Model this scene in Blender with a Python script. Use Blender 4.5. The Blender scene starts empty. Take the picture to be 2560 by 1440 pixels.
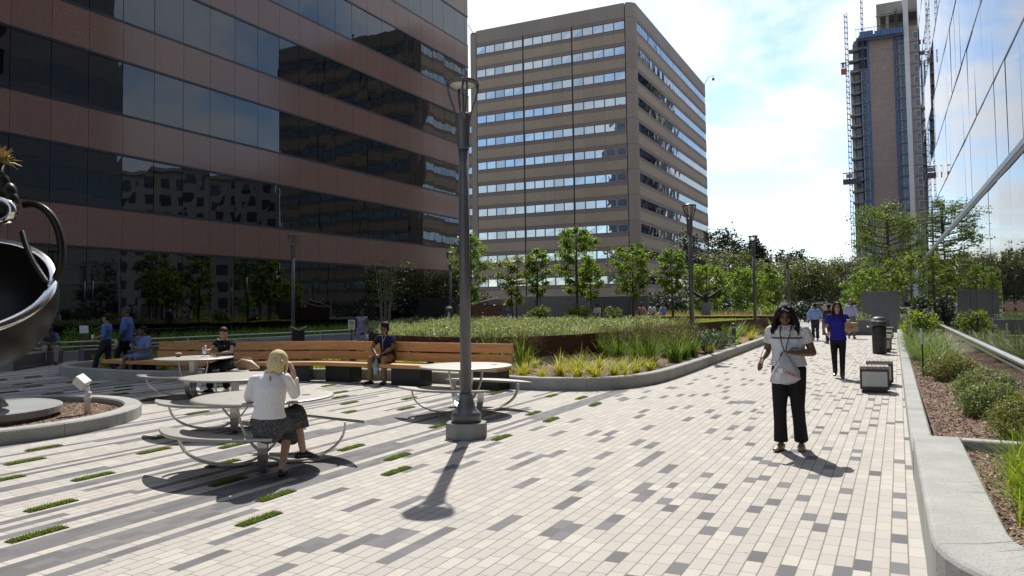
import bpy, bmesh, math, random
import numpy as np
from mathutils import Vector, Matrix, Quaternion
PI = math.pi
R = math.radians
random.seed(7)
SC = bpy.context.scene
COL = SC.collection

# ------------------------------------------------------------------ camera
YAW, PITCH, ROLL, EYE = R(26.05), R(2.57), .0137, 1.7
fw = Vector((-math.sin(YAW)*math.cos(PITCH), math.cos(YAW)*math.cos(PITCH), math.sin(PITCH)))
r0 = Vector((math.cos(YAW), math.sin(YAW), 0)); u0 = r0.cross(fw)
rt = math.cos(ROLL)*r0 - math.sin(ROLL)*u0
up = math.cos(ROLL)*u0 + math.sin(ROLL)*r0
cd = bpy.data.cameras.new('camera')
cam = bpy.data.objects.new('camera', cd); COL.objects.link(cam)
m = Matrix((rt, up, -fw)).transposed().to_4x4(); m.translation = (0, 0, EYE)
cam.matrix_world = m
cd.sensor_width = 36; cd.lens = 1917/2560*36; cd.shift_y = -43/2560
cd.clip_start = .1; cd.clip_end = 6000
SC.camera = cam

# ------------------------------------------------------------------ world, sun, exposure
SUN_AZ = R(-24.5)           # clockwise from +Y (so to the left of the building axis)
SUN_EL = R(52)
sdir = Vector((math.sin(SUN_AZ)*math.cos(SUN_EL), math.cos(SUN_AZ)*math.cos(SUN_EL), math.sin(SUN_EL)))
W = bpy.data.worlds.new('World'); SC.world = W; W.use_nodes = True
nt = W.node_tree; nt.nodes.clear()
def wn(t): return nt.nodes.new(t)
def wl(a, b): nt.links.new(a, b)
sky = wn('ShaderNodeTexSky'); sky.sky_type = 'NISHITA'; sky.sun_disc = False
sky.sun_elevation = SUN_EL; sky.sun_rotation = SUN_AZ
sky.air_density = .9; sky.dust_density = .25; sky.ozone_density = 1.2
tc = wn('ShaderNodeTexCoord')
sep = wn('ShaderNodeSeparateXYZ'); wl(tc.outputs['Generated'], sep.inputs[0])
def wm(op, a, b=None, c=None, clamp=False):
    n = wn('ShaderNodeMath'); n.operation = op; n.use_clamp = clamp
    for i, v in enumerate((a, b, c)):
        if v is None: continue
        if isinstance(v, (int, float)): n.inputs[i].default_value = v
        else: wl(v, n.inputs[i])
    return n.outputs[0]
zz = wm('ADD', wm('MAXIMUM', sep.outputs[2], 0.0), .22)
cmb = wn('ShaderNodeCombineXYZ')
wl(wm('DIVIDE', sep.outputs[0], zz), cmb.inputs[0]); wl(wm('DIVIDE', sep.outputs[1], zz), cmb.inputs[1])
n1 = wn('ShaderNodeTexNoise'); n1.inputs['Scale'].default_value = 1.7; n1.inputs['Detail'].default_value = 8
n1.inputs['Roughness'].default_value = .58; n1.inputs['Distortion'].default_value = .25
wl(cmb.outputs[0], n1.inputs['Vector'])
rmp = wn('ShaderNodeValToRGB'); rmp.color_ramp.elements[0].position = .43; rmp.color_ramp.elements[1].position = .58
wl(n1.outputs[0], rmp.inputs[0])
# clouds between the viewer and the sun are brighter than the ones opposite it
dn = wn('ShaderNodeVectorMath'); dn.operation = 'DOT_PRODUCT'; wl(tc.outputs['Generated'], dn.inputs[0]); dn.inputs[1].default_value = sdir
glow = wm('POWER', wm('MULTIPLY_ADD', dn.outputs['Value'], .5, .5, clamp=True), 3.0)
cb = wm('MULTIPLY_ADD', glow, 5.2, 3.4)
cc = wn('ShaderNodeVectorMath'); cc.operation = 'SCALE'; cc.inputs[0].default_value = (1.0, 1.0, 1.02); wl(cb, cc.inputs['Scale'])
mx = wn('ShaderNodeMix'); mx.data_type = 'RGBA'
wl(wm('MULTIPLY_ADD', rmp.outputs[0], .78, .06), mx.inputs[0])
# thin haze veil brightens the sky on the sun's side
vs = wn('ShaderNodeVectorMath'); vs.operation = 'SCALE'; vs.inputs[0].default_value = (.42, .68, 1.0); wl(wm('MULTIPLY', glow, 1.5), vs.inputs['Scale'])
va = wn('ShaderNodeVectorMath'); va.operation = 'ADD'; wl(sky.outputs[0], va.inputs[0]); wl(vs.outputs[0], va.inputs[1])
wl(va.outputs[0], mx.inputs[6]); wl(cc.outputs[0], mx.inputs[7])
bg = wn('ShaderNodeBackground'); bg.inputs['Strength'].default_value = .14
wo = wn('ShaderNodeOutputWorld'); wl(mx.outputs[2], bg.inputs['Color']); wl(bg.outputs[0], wo.inputs[0])

sd = bpy.data.lights.new('sun', 'SUN'); sd.energy = 4.3; sd.angle = R(.53); sd.color = (1, .955, .88)
sun = bpy.data.objects.new('sun', sd); COL.objects.link(sun)
sun.rotation_euler = (-sdir).to_track_quat('-Z', 'Y').to_euler()
SC.view_settings.view_transform = 'Standard'; SC.view_settings.look = 'None'
SC.view_settings.exposure = 0.33; SC.view_settings.gamma = 1
SC.cycles.max_bounces = 6; SC.cycles.transparent_max_bounces = 6
SC.cycles.caustics_reflective = False; SC.cycles.caustics_refractive = False
SC.cycles.sample_clamp_indirect = 6

# ------------------------------------------------------------------ helpers
def tag(o, label=None, cat=None, group=None, kind=None):
    if label: o['label'] = label
    if cat: o['category'] = cat
    if group: o['group'] = group
    if kind: o['kind'] = kind
    return o
def thing(name, label, cat, loc=(0, 0, 0), rz=0, group=None):
    o = bpy.data.objects.new(name, None); COL.objects.link(o)
    o.location = loc; o.rotation_euler = (0, 0, rz); o.empty_display_size = .2
    return tag(o, label, cat, group)
def kids(o): return [c for c in bpy.data.objects if c.parent == o]
def dup(root, loc, rz=None, label=None, scale=None):
    c = root.copy(); COL.objects.link(c); c.location = loc
    if rz is not None: c.rotation_euler = (0, 0, rz)
    if scale is not None: c.scale = (scale,)*3 if isinstance(scale, (int, float)) else scale
    if label: c['label'] = label
    def rec(a, b):
        for ch in KIDS.get(a.name, []):
            d = ch.copy(); COL.objects.link(d); d.parent = b; rec(ch, d)
    rec(root, c)
    return c
KIDS = {}
def basis_for(d):
    d = d.normalized(); a = Vector((0, 0, 1)) if abs(d.z) < .95 else Vector((1, 0, 0))
    s = a.cross(d).normalized(); return s, d.cross(s)
class MB:
    def __init__(s): s.v = []; s.f = []; s.mi = []; s.sm = []; s.mat = 0; s.smooth = False
    def add(s, vs, fs):
        b = len(s.v); s.v += [tuple(p) for p in vs]
        for f in fs: s.f.append(tuple(b+i for i in f)); s.mi.append(s.mat); s.sm.append(s.smooth)
        return b
    def box(s, c, d, rz=0, M=None):
        x, y, z = d[0]/2, d[1]/2, d[2]/2
        vs = [Vector((sx*x, sy*y, sz*z)) for sz in (-1, 1) for sx, sy in ((-1, -1), (1, -1), (1, 1), (-1, 1))]
        if rz: q = Matrix.Rotation(rz, 3, 'Z'); vs = [q @ v for v in vs]
        if M: vs = [M @ v for v in vs]
        c = Vector(c)
        s.add([v+c for v in vs], [(3, 2, 1, 0), (4, 5, 6, 7), (0, 1, 5, 4), (1, 2, 6, 5), (2, 3, 7, 6), (3, 0, 4, 7)])
    def box2(s, a, b):
        s.box([(a[i]+b[i])/2 for i in range(3)], [abs(b[i]-a[i]) for i in range(3)])
    def quad(s, *p): s.add(p, [(0, 1, 2, 3)])
    def prism(s, pts, z0, z1, cap=True):
        n = len(pts); vs = [(p[0], p[1], z0) for p in pts]+[(p[0], p[1], z1) for p in pts]
        fs = [(i, (i+1) % n, n+(i+1) % n, n+i) for i in range(n)]
        if cap: fs += [tuple(range(n-1, -1, -1)), tuple(range(n, 2*n))]
        s.add(vs, fs)
    def tube(s, pts, rad, n=8, caps=True):
        pts = [Vector(p) for p in pts]; k = len(pts)
        rad = [rad]*k if isinstance(rad, (int, float)) else rad
        vs = []; prev = None
        for i, p in enumerate(pts):
            d = (pts[min(i+1, k-1)]-pts[max(i-1, 0)])
            if d.length < 1e-9: d = Vector((0, 0, 1))
            d.normalize()
            if prev is None: a, b = basis_for(d)
            else:
                a = prev - d*prev.dot(d)
                if a.length < 1e-6: a, b = basis_for(d)
                a.normalize(); b = d.cross(a)
            prev = a
            for j in range(n):
                t = 2*PI*j/n; vs.append(p+(a*math.cos(t)+b*math.sin(t))*rad[i])
        fs = [(i*n+j, i*n+(j+1) % n, (i+1)*n+(j+1) % n, (i+1)*n+j) for i in range(k-1) for j in range(n)]
        if caps: fs += [tuple(range(n-1, -1, -1)), tuple((k-1)*n+j for j in range(n))]
        s.add(vs, fs)
    def bar(s, pts, w, t, side=None):
        # flat bar swept along pts; w across 'side', t thick
        pts = [Vector(p) for p in pts]; k = len(pts); vs = []
        for i, p in enumerate(pts):
            d = (pts[min(i+1, k-1)]-pts[max(i-1, 0)]).normalized()
            a = Vector(side) if side is not None else basis_for(d)[0]
            a = (a-d*a.dot(d)).normalized(); b = d.cross(a)
            for x, y in ((-1, -1), (1, -1), (1, 1), (-1, 1)): vs.append(p+a*x*w/2+b*y*t/2)
        fs = [(i*4+j, i*4+(j+1) % 4, (i+1)*4+(j+1) % 4, (i+1)*4+j) for i in range(k-1) for j in range(4)]
        fs += [(3, 2, 1, 0), tuple((k-1)*4+j for j in range(4))]
        s.add(vs, fs)
    def lathe(s, prof, c=(0, 0, 0), n=20):
        vs = []; c = Vector(c)
        for r, z in prof:
            for j in range(n):
                t = 2*PI*j/n; vs.append(c+Vector((r*math.cos(t), r*math.sin(t), z)))
        k = len(prof)
        fs = [(i*n+j, i*n+(j+1) % n, (i+1)*n+(j+1) % n, (i+1)*n+j) for i in range(k-1) for j in range(n)]
        fs += [tuple(range(n-1, -1, -1)), tuple((k-1)*n+j for j in range(n))]
        s.add(vs, fs)
    def ell(s, c, r, M=None, nu=14, nv=9):
        vs = []; c = Vector(c)
        for i in range(nv+1):
            ph = PI*i/nv
            for j in range(nu):
                t = 2*PI*j/nu
                p = Vector((r[0]*math.sin(ph)*math.cos(t), r[1]*math.sin(ph)*math.sin(t), r[2]*math.cos(ph)))
                vs.append(c+(M @ p if M else p))
        fs = [(i*nu+j, (i+1)*nu+j, (i+1)*nu+(j+1) % nu, i*nu+(j+1) % nu) for i in range(nv) for j in range(nu)]
        s.add(vs, fs)
    def loft(s, pts, rr, side=(1, 0, 0), n=14, round0=False, round1=False):
        # elliptical sections: rr = [(rx along side, ry)], optional rounded ends
        pts = [Vector(p) for p in pts]; rr = [(q, q) if isinstance(q, (int, float)) else q for q in rr]
        P = list(pts); Q = list(rr)
        if round0:
            d = (pts[0]-pts[1]).normalized(); r = min(rr[0])
            P = [pts[0]+d*r*math.sin(a) for a in (1.5, 1.1, .6)]+P; Q = [(rr[0][0]*math.cos(a), rr[0][1]*math.cos(a)) for a in (1.5, 1.1, .6)]+Q
        if round1:
            d = (pts[-1]-pts[-2]).normalized(); r = min(rr[-1])
            P = P+[pts[-1]+d*r*math.sin(a) for a in (.6, 1.1, 1.5)]; Q = Q+[(rr[-1][0]*math.cos(a), rr[-1][1]*math.cos(a)) for a in (.6, 1.1, 1.5)]
        vs = []; k = len(P); S = Vector(side)
        for i, p in enumerate(P):
            d = (P[min(i+1, k-1)]-P[max(i-1, 0)]).normalized()
            a = S-d*S.dot(d)
            if a.length < .05: a = basis_for(d)[0]
            a.normalize(); b = d.cross(a)
            for j in range(n):
                t = 2*PI*j/n; vs.append(p+a*math.cos(t)*Q[i][0]+b*math.sin(t)*Q[i][1])
        fs = [(i*n+j, i*n+(j+1) % n, (i+1)*n+(j+1) % n, (i+1)*n+j) for i in range(k-1) for j in range(n)]
        fs += [tuple(range(n-1, -1, -1)), tuple((k-1)*n+j for j in range(n))]
        s.add(vs, fs)
    def build(s, name, mats, parent=None, world=False, smooth=None, bevel=0, remesh=0, sub=0):
        me = bpy.data.meshes.new(name)
        vs = s.v
        if world and parent is not None:
            l = parent.location; vs = [(v[0]-l.x, v[1]-l.y, v[2]-l.z) for v in vs]
        me.from_pydata(vs, [], s.f); me.update()
        mats = mats if isinstance(mats, (list, tuple)) else [mats]
        for mm in mats: me.materials.append(mm)
        me.polygons.foreach_set('material_index', s.mi)
        me.polygons.foreach_set('use_smooth', s.sm if smooth is None else [smooth]*len(s.f))
        o = bpy.data.objects.new(name, me); COL.objects.link(o)
        if remesh:
            md = o.modifiers.new('r', 'REMESH'); md.mode = 'VOXEL'; md.voxel_size = remesh; md.use_smooth_shade = True
            ms = o.modifiers.new('s', 'SMOOTH'); ms.factor = .5; ms.iterations = sub or 4
            bake(o)
        if bevel:
            md = o.modifiers.new('b', 'BEVEL'); md.width = bevel; md.segments = 2; md.limit_method = 'ANGLE'; md.angle_limit = R(40)
        if parent is not None:
            o.parent = parent; KIDS.setdefault(parent.name, []).append(o)
        return o
def bake(o):
    dg = bpy.context.evaluated_depsgraph_get()
    me = bpy.data.meshes.new_from_object(o.evaluated_get(dg)); old = o.data
    nm = old.name; o.modifiers.clear(); o.data = me; bpy.data.meshes.remove(old); me.name = nm
    me.polygons.foreach_set('use_smooth', [True]*len(me.polygons))
def structure(name, mb, mats, **k):
    o = mb.build(name, mats, **k); o['kind'] = 'structure'; return o

# ------------------------------------------------------------------ materials
MATS = {}
class NT:
    def __init__(s, name):
        s.m = bpy.data.materials.new(name); s.m.use_nodes = True; s.t = s.m.node_tree
        s.b = s.t.nodes['Principled BSDF']; s.out = s.t.nodes['Material Output']
    def n(s, t): return s.t.nodes.new(t)
    def l(s, a, b): s.t.links.new(a, b)
    def m_(s, op, a, b=None, c=None, clamp=False):
        n = s.n('ShaderNodeMath'); n.operation = op; n.use_clamp = clamp
        for i, v in enumerate((a, b, c)):
            if v is None: continue
            if isinstance(v, (int, float)): n.inputs[i].default_value = v
            else: s.l(v, n.inputs[i])
        return n.outputs[0]
    def mix(s, f, a, b):
        n = s.n('ShaderNodeMix'); n.data_type = 'RGBA'
        for i, v in ((0, f), (6, a), (7, b)):
            if isinstance(v, (int, float)): n.inputs[i].default_value = v
            elif isinstance(v, tuple): n.inputs[i].default_value = (*v, 1)
            else: s.l(v, n.inputs[i])
        return n.outputs[2]
    def noise(s, scale, detail=4, vec=None, rough=.55, dist=0):
        n = s.n('ShaderNodeTexNoise'); n.inputs['Scale'].default_value = scale; n.inputs['Detail'].default_value = detail
        n.inputs['Roughness'].default_value = rough; n.inputs['Distortion'].default_value = dist
        s.l(vec if vec is not None else s.obj(), n.inputs['Vector']); return n.outputs[0]
    def obj(s):
        n = s.n('ShaderNodeTexCoord'); return n.outputs['Object']
    def scaled(s, v, sc):
        n = s.n('ShaderNodeVectorMath'); n.operation = 'MULTIPLY'; s.l(v, n.inputs[0]); n.inputs[1].default_value = sc; return n.outputs[0]
    def bump(s, h, strength, dist=.02):
        n = s.n('ShaderNodeBump'); n.inputs['Strength'].default_value = strength; n.inputs['Distance'].default_value = dist
        s.l(h, n.inputs['Height']); s.l(n.outputs[0], s.b.inputs['Normal']); return n
    def white(s, a, b=None):
        n = s.n('ShaderNodeTexWhiteNoise'); n.noise_dimensions = '2D'
        c = s.n('ShaderNodeCombineXYZ')
        for i, v in enumerate((a, b)):
            if v is None: continue
            if isinstance(v, (int, float)): c.inputs[i].default_value = v
            else: s.l(v, c.inputs[i])
        s.l(c.outputs[0], n.inputs['Vector']); return n.outputs['Value']
    def ramp(s, f, stops):
        n = s.n('ShaderNodeValToRGB'); e = n.color_ramp.elements
        while len(e) < len(stops): e.new(.5)
        for i, (p, c) in enumerate(stops): e[i].position = p; e[i].color = (*c, 1)
        s.l(f, n.inputs[0]); return n.outputs[0]
def mat(name, col, rough=.6, metal=0, spec=.5, var=.12, vs=6, bump=0, bs=60, ior=None, det=5, coat=0, speck=0):
    if name in MATS: return MATS[name]
    t = NT(name); b = t.b
    b.inputs['Roughness'].default_value = rough; b.inputs['Metallic'].default_value = metal
    b.inputs['Specular IOR Level'].default_value = spec
    if ior: b.inputs['IOR'].default_value = ior
    if coat: b.inputs['Coat Weight'].default_value = coat; b.inputs['Coat Roughness'].default_value = .08
    if var:
        f = t.noise(vs, det)
        c = t.mix(t.m_('MULTIPLY_ADD', f, 2.2, -.6, clamp=True), tuple(x*(1-var) for x in col), tuple(min(1, x*(1+var)) for x in col))
        if speck:
            g = t.noise(speck, 2); c = t.mix(t.m_('MULTIPLY_ADD', g, 6, -3.4, clamp=True), c, tuple(x*.45 for x in col))
        t.l(c, b.inputs['Base Color'])
    else: b.inputs['Base Color'].default_value = (*col, 1)
    if bump: t.bump(t.noise(bs, 4), bump)
    MATS[name] = t.m; return t.m
def leaf_mat(name, c1, c2, c3, trans=.45, rough=.5, tc=None):
    t = NT(name); g = t.n('ShaderNodeNewGeometry')
    c = t.ramp(g.outputs['Random Per Island'], [(0, c1), (.5, c2), (1, c3)])
    t.l(c, t.b.inputs['Base Color']); t.b.inputs['Roughness'].default_value = rough; t.b.inputs['Specular IOR Level'].default_value = .35
    tr = t.n('ShaderNodeBsdfTranslucent')
    sc = t.n('ShaderNodeVectorMath'); sc.operation = 'MULTIPLY'; t.l(c, sc.inputs[0]); sc.inputs[1].default_value = tc or (1.9, 1.7, .7)
    t.l(sc.outputs[0], tr.inputs['Color'])
    mx = t.n('ShaderNodeMixShader'); mx.inputs[0].default_value = trans
    t.l(t.b.outputs[0], mx.inputs[1]); t.l(tr.outputs[0], mx.inputs[2]); t.l(mx.outputs[0], t.out.inputs[0])
    return t.m
# ------------------------------------------------------------------ shared materials
m_conc = mat('pale_concrete', (.37, .375, .355), .8, var=.16, vs=2.6, bump=.16, bs=45, speck=75)
m_conc2 = mat('grey_concrete', (.27, .28, .28), .8, var=.15, vs=1.5, bump=.1, bs=30)
m_screen = mat('blue_grey_stucco', (.17, .185, .20), .85, var=.08, vs=3, bump=.15, bs=90)
m_corten = mat('rusted_steel', (.085, .038, .024), .75, var=.4, vs=3.5, bump=.1, bs=40)
m_black = mat('black_steel', (.018, .018, .02), .5, var=.2)
m_dark = mat('dark_bronze_paint', (.075, .075, .082), .42, var=.1, vs=9)
m_steel = mat('brushed_steel', (.55, .54, .51), .38, metal=.85, var=.12, vs=14)
m_table = mat('powder_coated_taupe', (.40, .385, .35), .42, metal=.35, var=.06, vs=5, bump=.03, bs=120)
m_white = mat('white_paint', (.78, .78, .76), .5, var=.05)
m_trim = mat('dark_trim', (.02, .022, .035), .35, var=0)
m_soil = mat('soil', (.06, .045, .035), .95, var=.4, vs=8)

def wood_mat(name, c, gap=0, ax=0, sc=1.0):
    t = NT(name); o = t.obj(); g = t.n('ShaderNodeNewGeometry')
    v = t.scaled(o, (1.2*sc, 1.2*sc, 26*sc) if ax == 0 else (26*sc, 1.5*sc, 1.5*sc))
    f = t.noise(1.6, 6, v, .6, .8)
    c0 = t.mix(t.m_('MULTIPLY_ADD', f, 2.4, -.7, clamp=True), tuple(x*.55 for x in c), tuple(min(1, x*1.3) for x in c))
    rv = g.outputs['Random Per Island']
    c1 = t.mix(t.m_('MULTIPLY', rv, .5), c0, tuple(x*.62 for x in c))
    k = t.noise(5, 2, o); c2 = t.mix(t.m_('MULTIPLY_ADD', k, 14, -10.3, clamp=True), c1, tuple(x*.3 for x in c))
    t.l(c2, t.b.inputs['Base Color']); t.b.inputs['Roughness'].default_value = .55
    t.bump(f, .12); return t.m
m_wood = wood_mat('honey_timber', (.70, .37, .15))
m_grey_wood = wood_mat('weathered_hardwood', (.36, .31, .27), ax=1)
m_brown_wood = wood_mat('dark_hardwood', (.075, .05, .045))

# paving: strips run along +Y, dark stripes west of the walkway, scattered dark blocks on it
def paver_mat():
    t = NT('concrete_pavers'); g = t.n('ShaderNodeNewGeometry'); s = t.n('ShaderNodeSeparateXYZ'); t.l(g.outputs['Position'], s.inputs[0])
    x, y = s.outputs[0], s.outputs[1]; Wd, L = .106, .225
    xr = t.m_('DIVIDE', t.m_('MULTIPLY_ADD', y, -.012, x), Wd); row = t.m_('FLOOR', xr); fx = t.m_('FRACT', xr)
    rr = t.white(row); yo = t.m_('MULTIPLY_ADD', rr, 7.31, t.m_('DIVIDE', y, L)); i = t.m_('FLOOR', yo); fy = t.m_('FRACT', yo)
    hb = t.white(row, i); i2 = t.m_('FLOOR', t.m_('MULTIPLY', i, .5)); h2 = t.white(row, t.m_('ADD', i2, .37))
    def cellpick(k):
        # one dark block in every cell of two rows by four blocks
        cr = t.m_('FLOOR', t.m_('MULTIPLY', row, .5)); ck = t.m_('FLOOR', t.m_('MULTIPLY', k, .25)); w = t.white(t.m_('ADD', cr, .21), ck)
        loc = t.m_('MULTIPLY_ADD', t.m_('MULTIPLY_ADD', ck, -4, k), 2, t.m_('MULTIPLY_ADD', cr, -2, row))
        return t.m_('LESS_THAN', t.m_('ABSOLUTE', t.m_('SUBTRACT', loc, t.m_('FLOOR', t.m_('MULTIPLY', w, 9.8)))), .5)
    east = t.m_('GREATER_THAN', x, -1.9); d1 = t.m_('MULTIPLY', cellpick(i), east)
    d2 = t.m_('MULTIPLY', cellpick(i2), t.m_('SUBTRACT', 1, east))
    walk = t.m_('MAXIMUM', d1, d2)
    west = t.m_('LESS_THAN', t.m_('MULTIPLY_ADD', y, -.02, x), -4.86)
    seg = t.m_('FLOOR', t.m_('MULTIPLY_ADD', rr, 5, t.m_('DIVIDE', y, 5.5)))
    stripe = t.m_('LESS_THAN', t.white(t.m_('FLOOR', t.m_('MULTIPLY', row, .5)), t.m_('ADD', seg, 31)), .33)
    stripe = t.m_('MAXIMUM', t.m_('MULTIPLY', stripe, t.m_('GREATER_THAN', t.white(row, t.m_('ADD', seg, 9)), .12)), t.m_('LESS_THAN', t.white(row, t.m_('ADD', seg, 77)), .09))
    dark = t.m_('MULTIPLY_ADD', west, t.m_('SUBTRACT', stripe, walk), walk)
    lc = t.ramp(hb, [(0, (.505, .468, .425)), (.3, (.445, .425, .395)), (.55, (.55, .515, .465)), (.8, (.48, .452, .41)), (1, (.47, .435, .39))])
    dc = t.ramp(t.white(i, row), [(0, (.105, .106, .118)), (.5, (.145, .146, .16)), (1, (.18, .18, .19))])
    c = t.mix(dark, lc, dc)
    big = t.noise(.5, 5, g.outputs['Position']); c = t.mix(t.m_('MULTIPLY_ADD', big, .9, -.3, clamp=True), c, t.mix(.28, c, (.38, .34, .29)))
    fine = t.noise(55, 3, g.outputs['Position']); c = t.mix(t.m_('MULTIPLY_ADD', fine, 1.2, -.45, clamp=True), c, t.mix(.35, c, (.2, .18, .16)))
    jx = t.m_('MAXIMUM', t.m_('LESS_THAN', fx, .045), t.m_('GREATER_THAN', fx, .955)); jy = t.m_('LESS_THAN', fy, .032)
    sp = t.n('ShaderNodeTexVoronoi'); sp.inputs['Scale'].default_value = 1.7; t.l(g.outputs['Position'], sp.inputs['Vector']); sps = t.n('ShaderNodeSeparateColor'); t.l(sp.outputs['Color'], sps.inputs[0])
    gum = t.m_('MULTIPLY', t.m_('LESS_THAN', sp.outputs['Distance'], t.m_('MULTIPLY', sps.outputs[0], .05)), .45); c = t.mix(gum, c, (.12, .11, .10))
    st = t.noise(1.7, 6, g.outputs['Position'], .65, 1.0); c = t.mix(t.m_('MULTIPLY_ADD', st, 3.0, -1.75, clamp=True), c, t.mix(.42, c, (.26, .22, .17)))
    j = t.m_('MAXIMUM', jx, jy); c = t.mix(j, c, t.mix(.82, c, (.17, .14, .11)))
    t.l(c, t.b.inputs['Base Color']); t.b.inputs['Roughness'].default_value = .82; t.b.inputs['Specular IOR Level'].default_value = .3
    h = t.m_('MULTIPLY_ADD', fine, .25, t.m_('SUBTRACT', t.m_('MULTIPLY', hb, .15), j)); t.bump(h, .35, .004); return t.m
m_paver = paver_mat()

def mulch_mat():
    t = NT('bark_mulch'); o = t.n('ShaderNodeNewGeometry').outputs['Position']
    v = t.n('ShaderNodeTexVoronoi'); v.inputs['Scale'].default_value = 26; v.inputs['Randomness'].default_value = 1
    w = t.noise(3, 3, o); ad = t.n('ShaderNodeVectorMath'); ad.operation = 'ADD'; t.l(o, ad.inputs[0]); t.l(w, ad.inputs[1])
    t.l(t.scaled(ad.outputs[0], (1, 2.1, 1)), v.inputs['Vector'])
    s = t.n('ShaderNodeSeparateColor'); t.l(v.outputs['Color'], s.inputs[0])
    c = t.ramp(s.outputs[0], [(0, (.07, .042, .03)), (.35, (.19, .12, .085)), (.7, (.33, .225, .165)), (1, (.47, .36, .29))])
    t.l(c, t.b.inputs['Base Color']); t.b.inputs['Roughness'].default_value = .9; t.b.inputs['Specular IOR Level'].default_value = .2
    t.bump(v.outputs['Distance'], .8, .03); return t.m
m_mulch = mulch_mat()
m_lawn = mat('lawn_green', (.10, .17, .03), .9, var=.35, vs=9, bump=.4, bs=60)
m_asphalt = mat('asphalt', (.055, .055, .055), .9, var=.2, vs=3)

# ------------------------------------------------------------------ ground
g = MB(); g.quad((-3000, -600, -.03), (3000, -600, -.03), (3000, 4000, -.03), (-3000, 4000, -.03)); structure('ground', g, m_asphalt)
g = MB(); g.quad((-29.1, -12, 0), (12, -12, 0), (12, 78, 0), (-29.1, 78, 0)); structure('plaza_paving', g, m_paver)

def offset_line(pts, d):
    out = []
    for i, p in enumerate(pts):
        a = Vector(pts[max(i-1, 0)]); b = Vector(pts[min(i+1, len(pts)-1)]); t = (b-a).normalized(); nrm = Vector((-t.y, t.x))
        out.append((p[0]+nrm.x*d, p[1]+nrm.y*d))
    return out
def smooth_line(pts, it=2, closed=False):
    for _ in range(it):
        q = [] if closed else [pts[0]]
        n = len(pts)
        for i in range(n if closed else n-1):
            a, b = pts[i], pts[(i+1) % n]
            q += [tuple(a[k]*.75+b[k]*.25 for k in range(len(a))), tuple(a[k]*.25+b[k]*.75 for k in range(len(a)))]
        if not closed: q.append(pts[-1])
        pts = q
    return pts
def edging(mb, line, w, z0, z1, ch=.02, gap=0):
    # extruded strip to the left of line with chamfered upper edges
    inn = offset_line(line, w)
    n = len(line); vs = []
    for (a, b) in zip(line, inn):
        A = Vector(a); B = Vector(b); t = (B-A).normalized()
        for q, z in ((A, z0), (A, z1-ch), (A+t*ch, z1), (B-t*ch, z1), (B, z1-ch), (B, z0)): vs.append((q.x, q.y, z))
    fs = [(i*6+j, (i+1)*6+j, (i+1)*6+j+1, i*6+j+1) for i in range(n-1) for j in range(5)]
    fs += [(0, 1, 2, 3, 4, 5), tuple((n-1)*6+j for j in (5, 4, 3, 2, 1, 0))]
    mb.add(vs, fs)
def resample(line, step):
    P = [Vector(p) for p in line]; out = [P[0]]; acc = 0
    L = sum((P[i+1]-P[i]).length for i in range(len(P)-1)); n = max(1, round(L/step)); res = []
    for k in range(n+1):
        t = L*k/n; s = 0
        for i in range(len(P)-1):
            l = (P[i+1]-P[i]).length
            if s+l >= t-1e-6: res.append(tuple(P[i].lerp(P[i+1], (t-s)/l if l else 0))); break
            s += l
    return res

# middle planting bed
kerb_c = smooth_line([(-21.3, 17.5), (-21.2, 14.6), (-20.3, 13.2), (-18.5, 12.75), (-16.2, 12.55), (-13.9, 13.35), (-11.9, 14.75), (-9.6, 14.75), (-7.3, 14.2), (-6.2, 13.95), (-5.0, 14.35), (-4.4, 15.6), (-4.33, 18), (-4.36, 22), (-4.42, 28), (-4.5, 34), (-4.6, 40.9)], 3)
kl = resample(kerb_c, .5)
mbk = MB()
for i in range(0, len(kl)-1, 4):
    seg = kl[i:i+5]
    if len(seg) < 2: continue
    # small joints between the cast lengths
    a = Vector(seg[0]); b = Vector(seg[1]); seg = [tuple(a.lerp(b, .012))]+seg[1:]
    edging(mbk, seg, .2, -.05, .25)
structure('kerb', mbk, m_conc)
bed = [p for p in offset_line(kerb_c, .1)]+[(-4.6, 44), (-26, 44), (-20, 28.5), (-16.4, 22.6), (-14.8, 20.2)]
g = MB(); g.add([(p[0], p[1], .19) for p in bed], [tuple(range(len(bed)))]); structure('mulch_bed', g, m_mulch)

# weathering-steel retaining wall and its concrete footing
ct = smooth_line([(-26.5, 46), (-23.4, 37), (-20.9, 30), (-18.7, 25.2), (-16.7, 22.3), (-14.7, 19.9), (-12.6, 18.0), (-9.9, 17.1), (-8.5, 17.5), (-7.6, 18.8), (-7.15, 21), (-7.05, 24), (-7.02, 30), (-6.3, 34.5), (-5.3, 39.0)], 3)
wall = thing('corten_retaining_wall', 'low rust-brown weathering steel wall curving around the raised lawn', 'retaining wall', (-8.5, 17.5, 0))
mb = MB(); edging(mb, ct, .05, .1, .90, .008); mb.build('steel_plate', m_corten, wall, True)
mb = MB(); c2 = offset_line(ct, -.04); edging(mb, [p for p in c2 if p[1] > 18 and p[0] > -12], .16, .1, .36); mb.build('footing', m_conc2, wall, True)
lawn = offset_line(ct, .03)+[(-5.5, 44), (-5.8, 58), (-26.5, 58)]
g = MB(); g.add([(p[0], p[1], .80) for p in lawn], [tuple(range(len(lawn)))]); structure('raised_bed_soil', g, m_soil)

# building-side bed on the left
g = MB(); g.add([(-25.4, 8, .3), (-25.4, 53, .3), (-29.1, 53, .3), (-29.1, 8, .3)], [(0, 1, 2, 3)]); structure('side_bed_soil', g, m_soil)
g = MB(); edging(g, [(-25.2, 8), (-25.2, 53)], .2, -.02, .34); structure('side_kerb', g, m_conc2)

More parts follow.
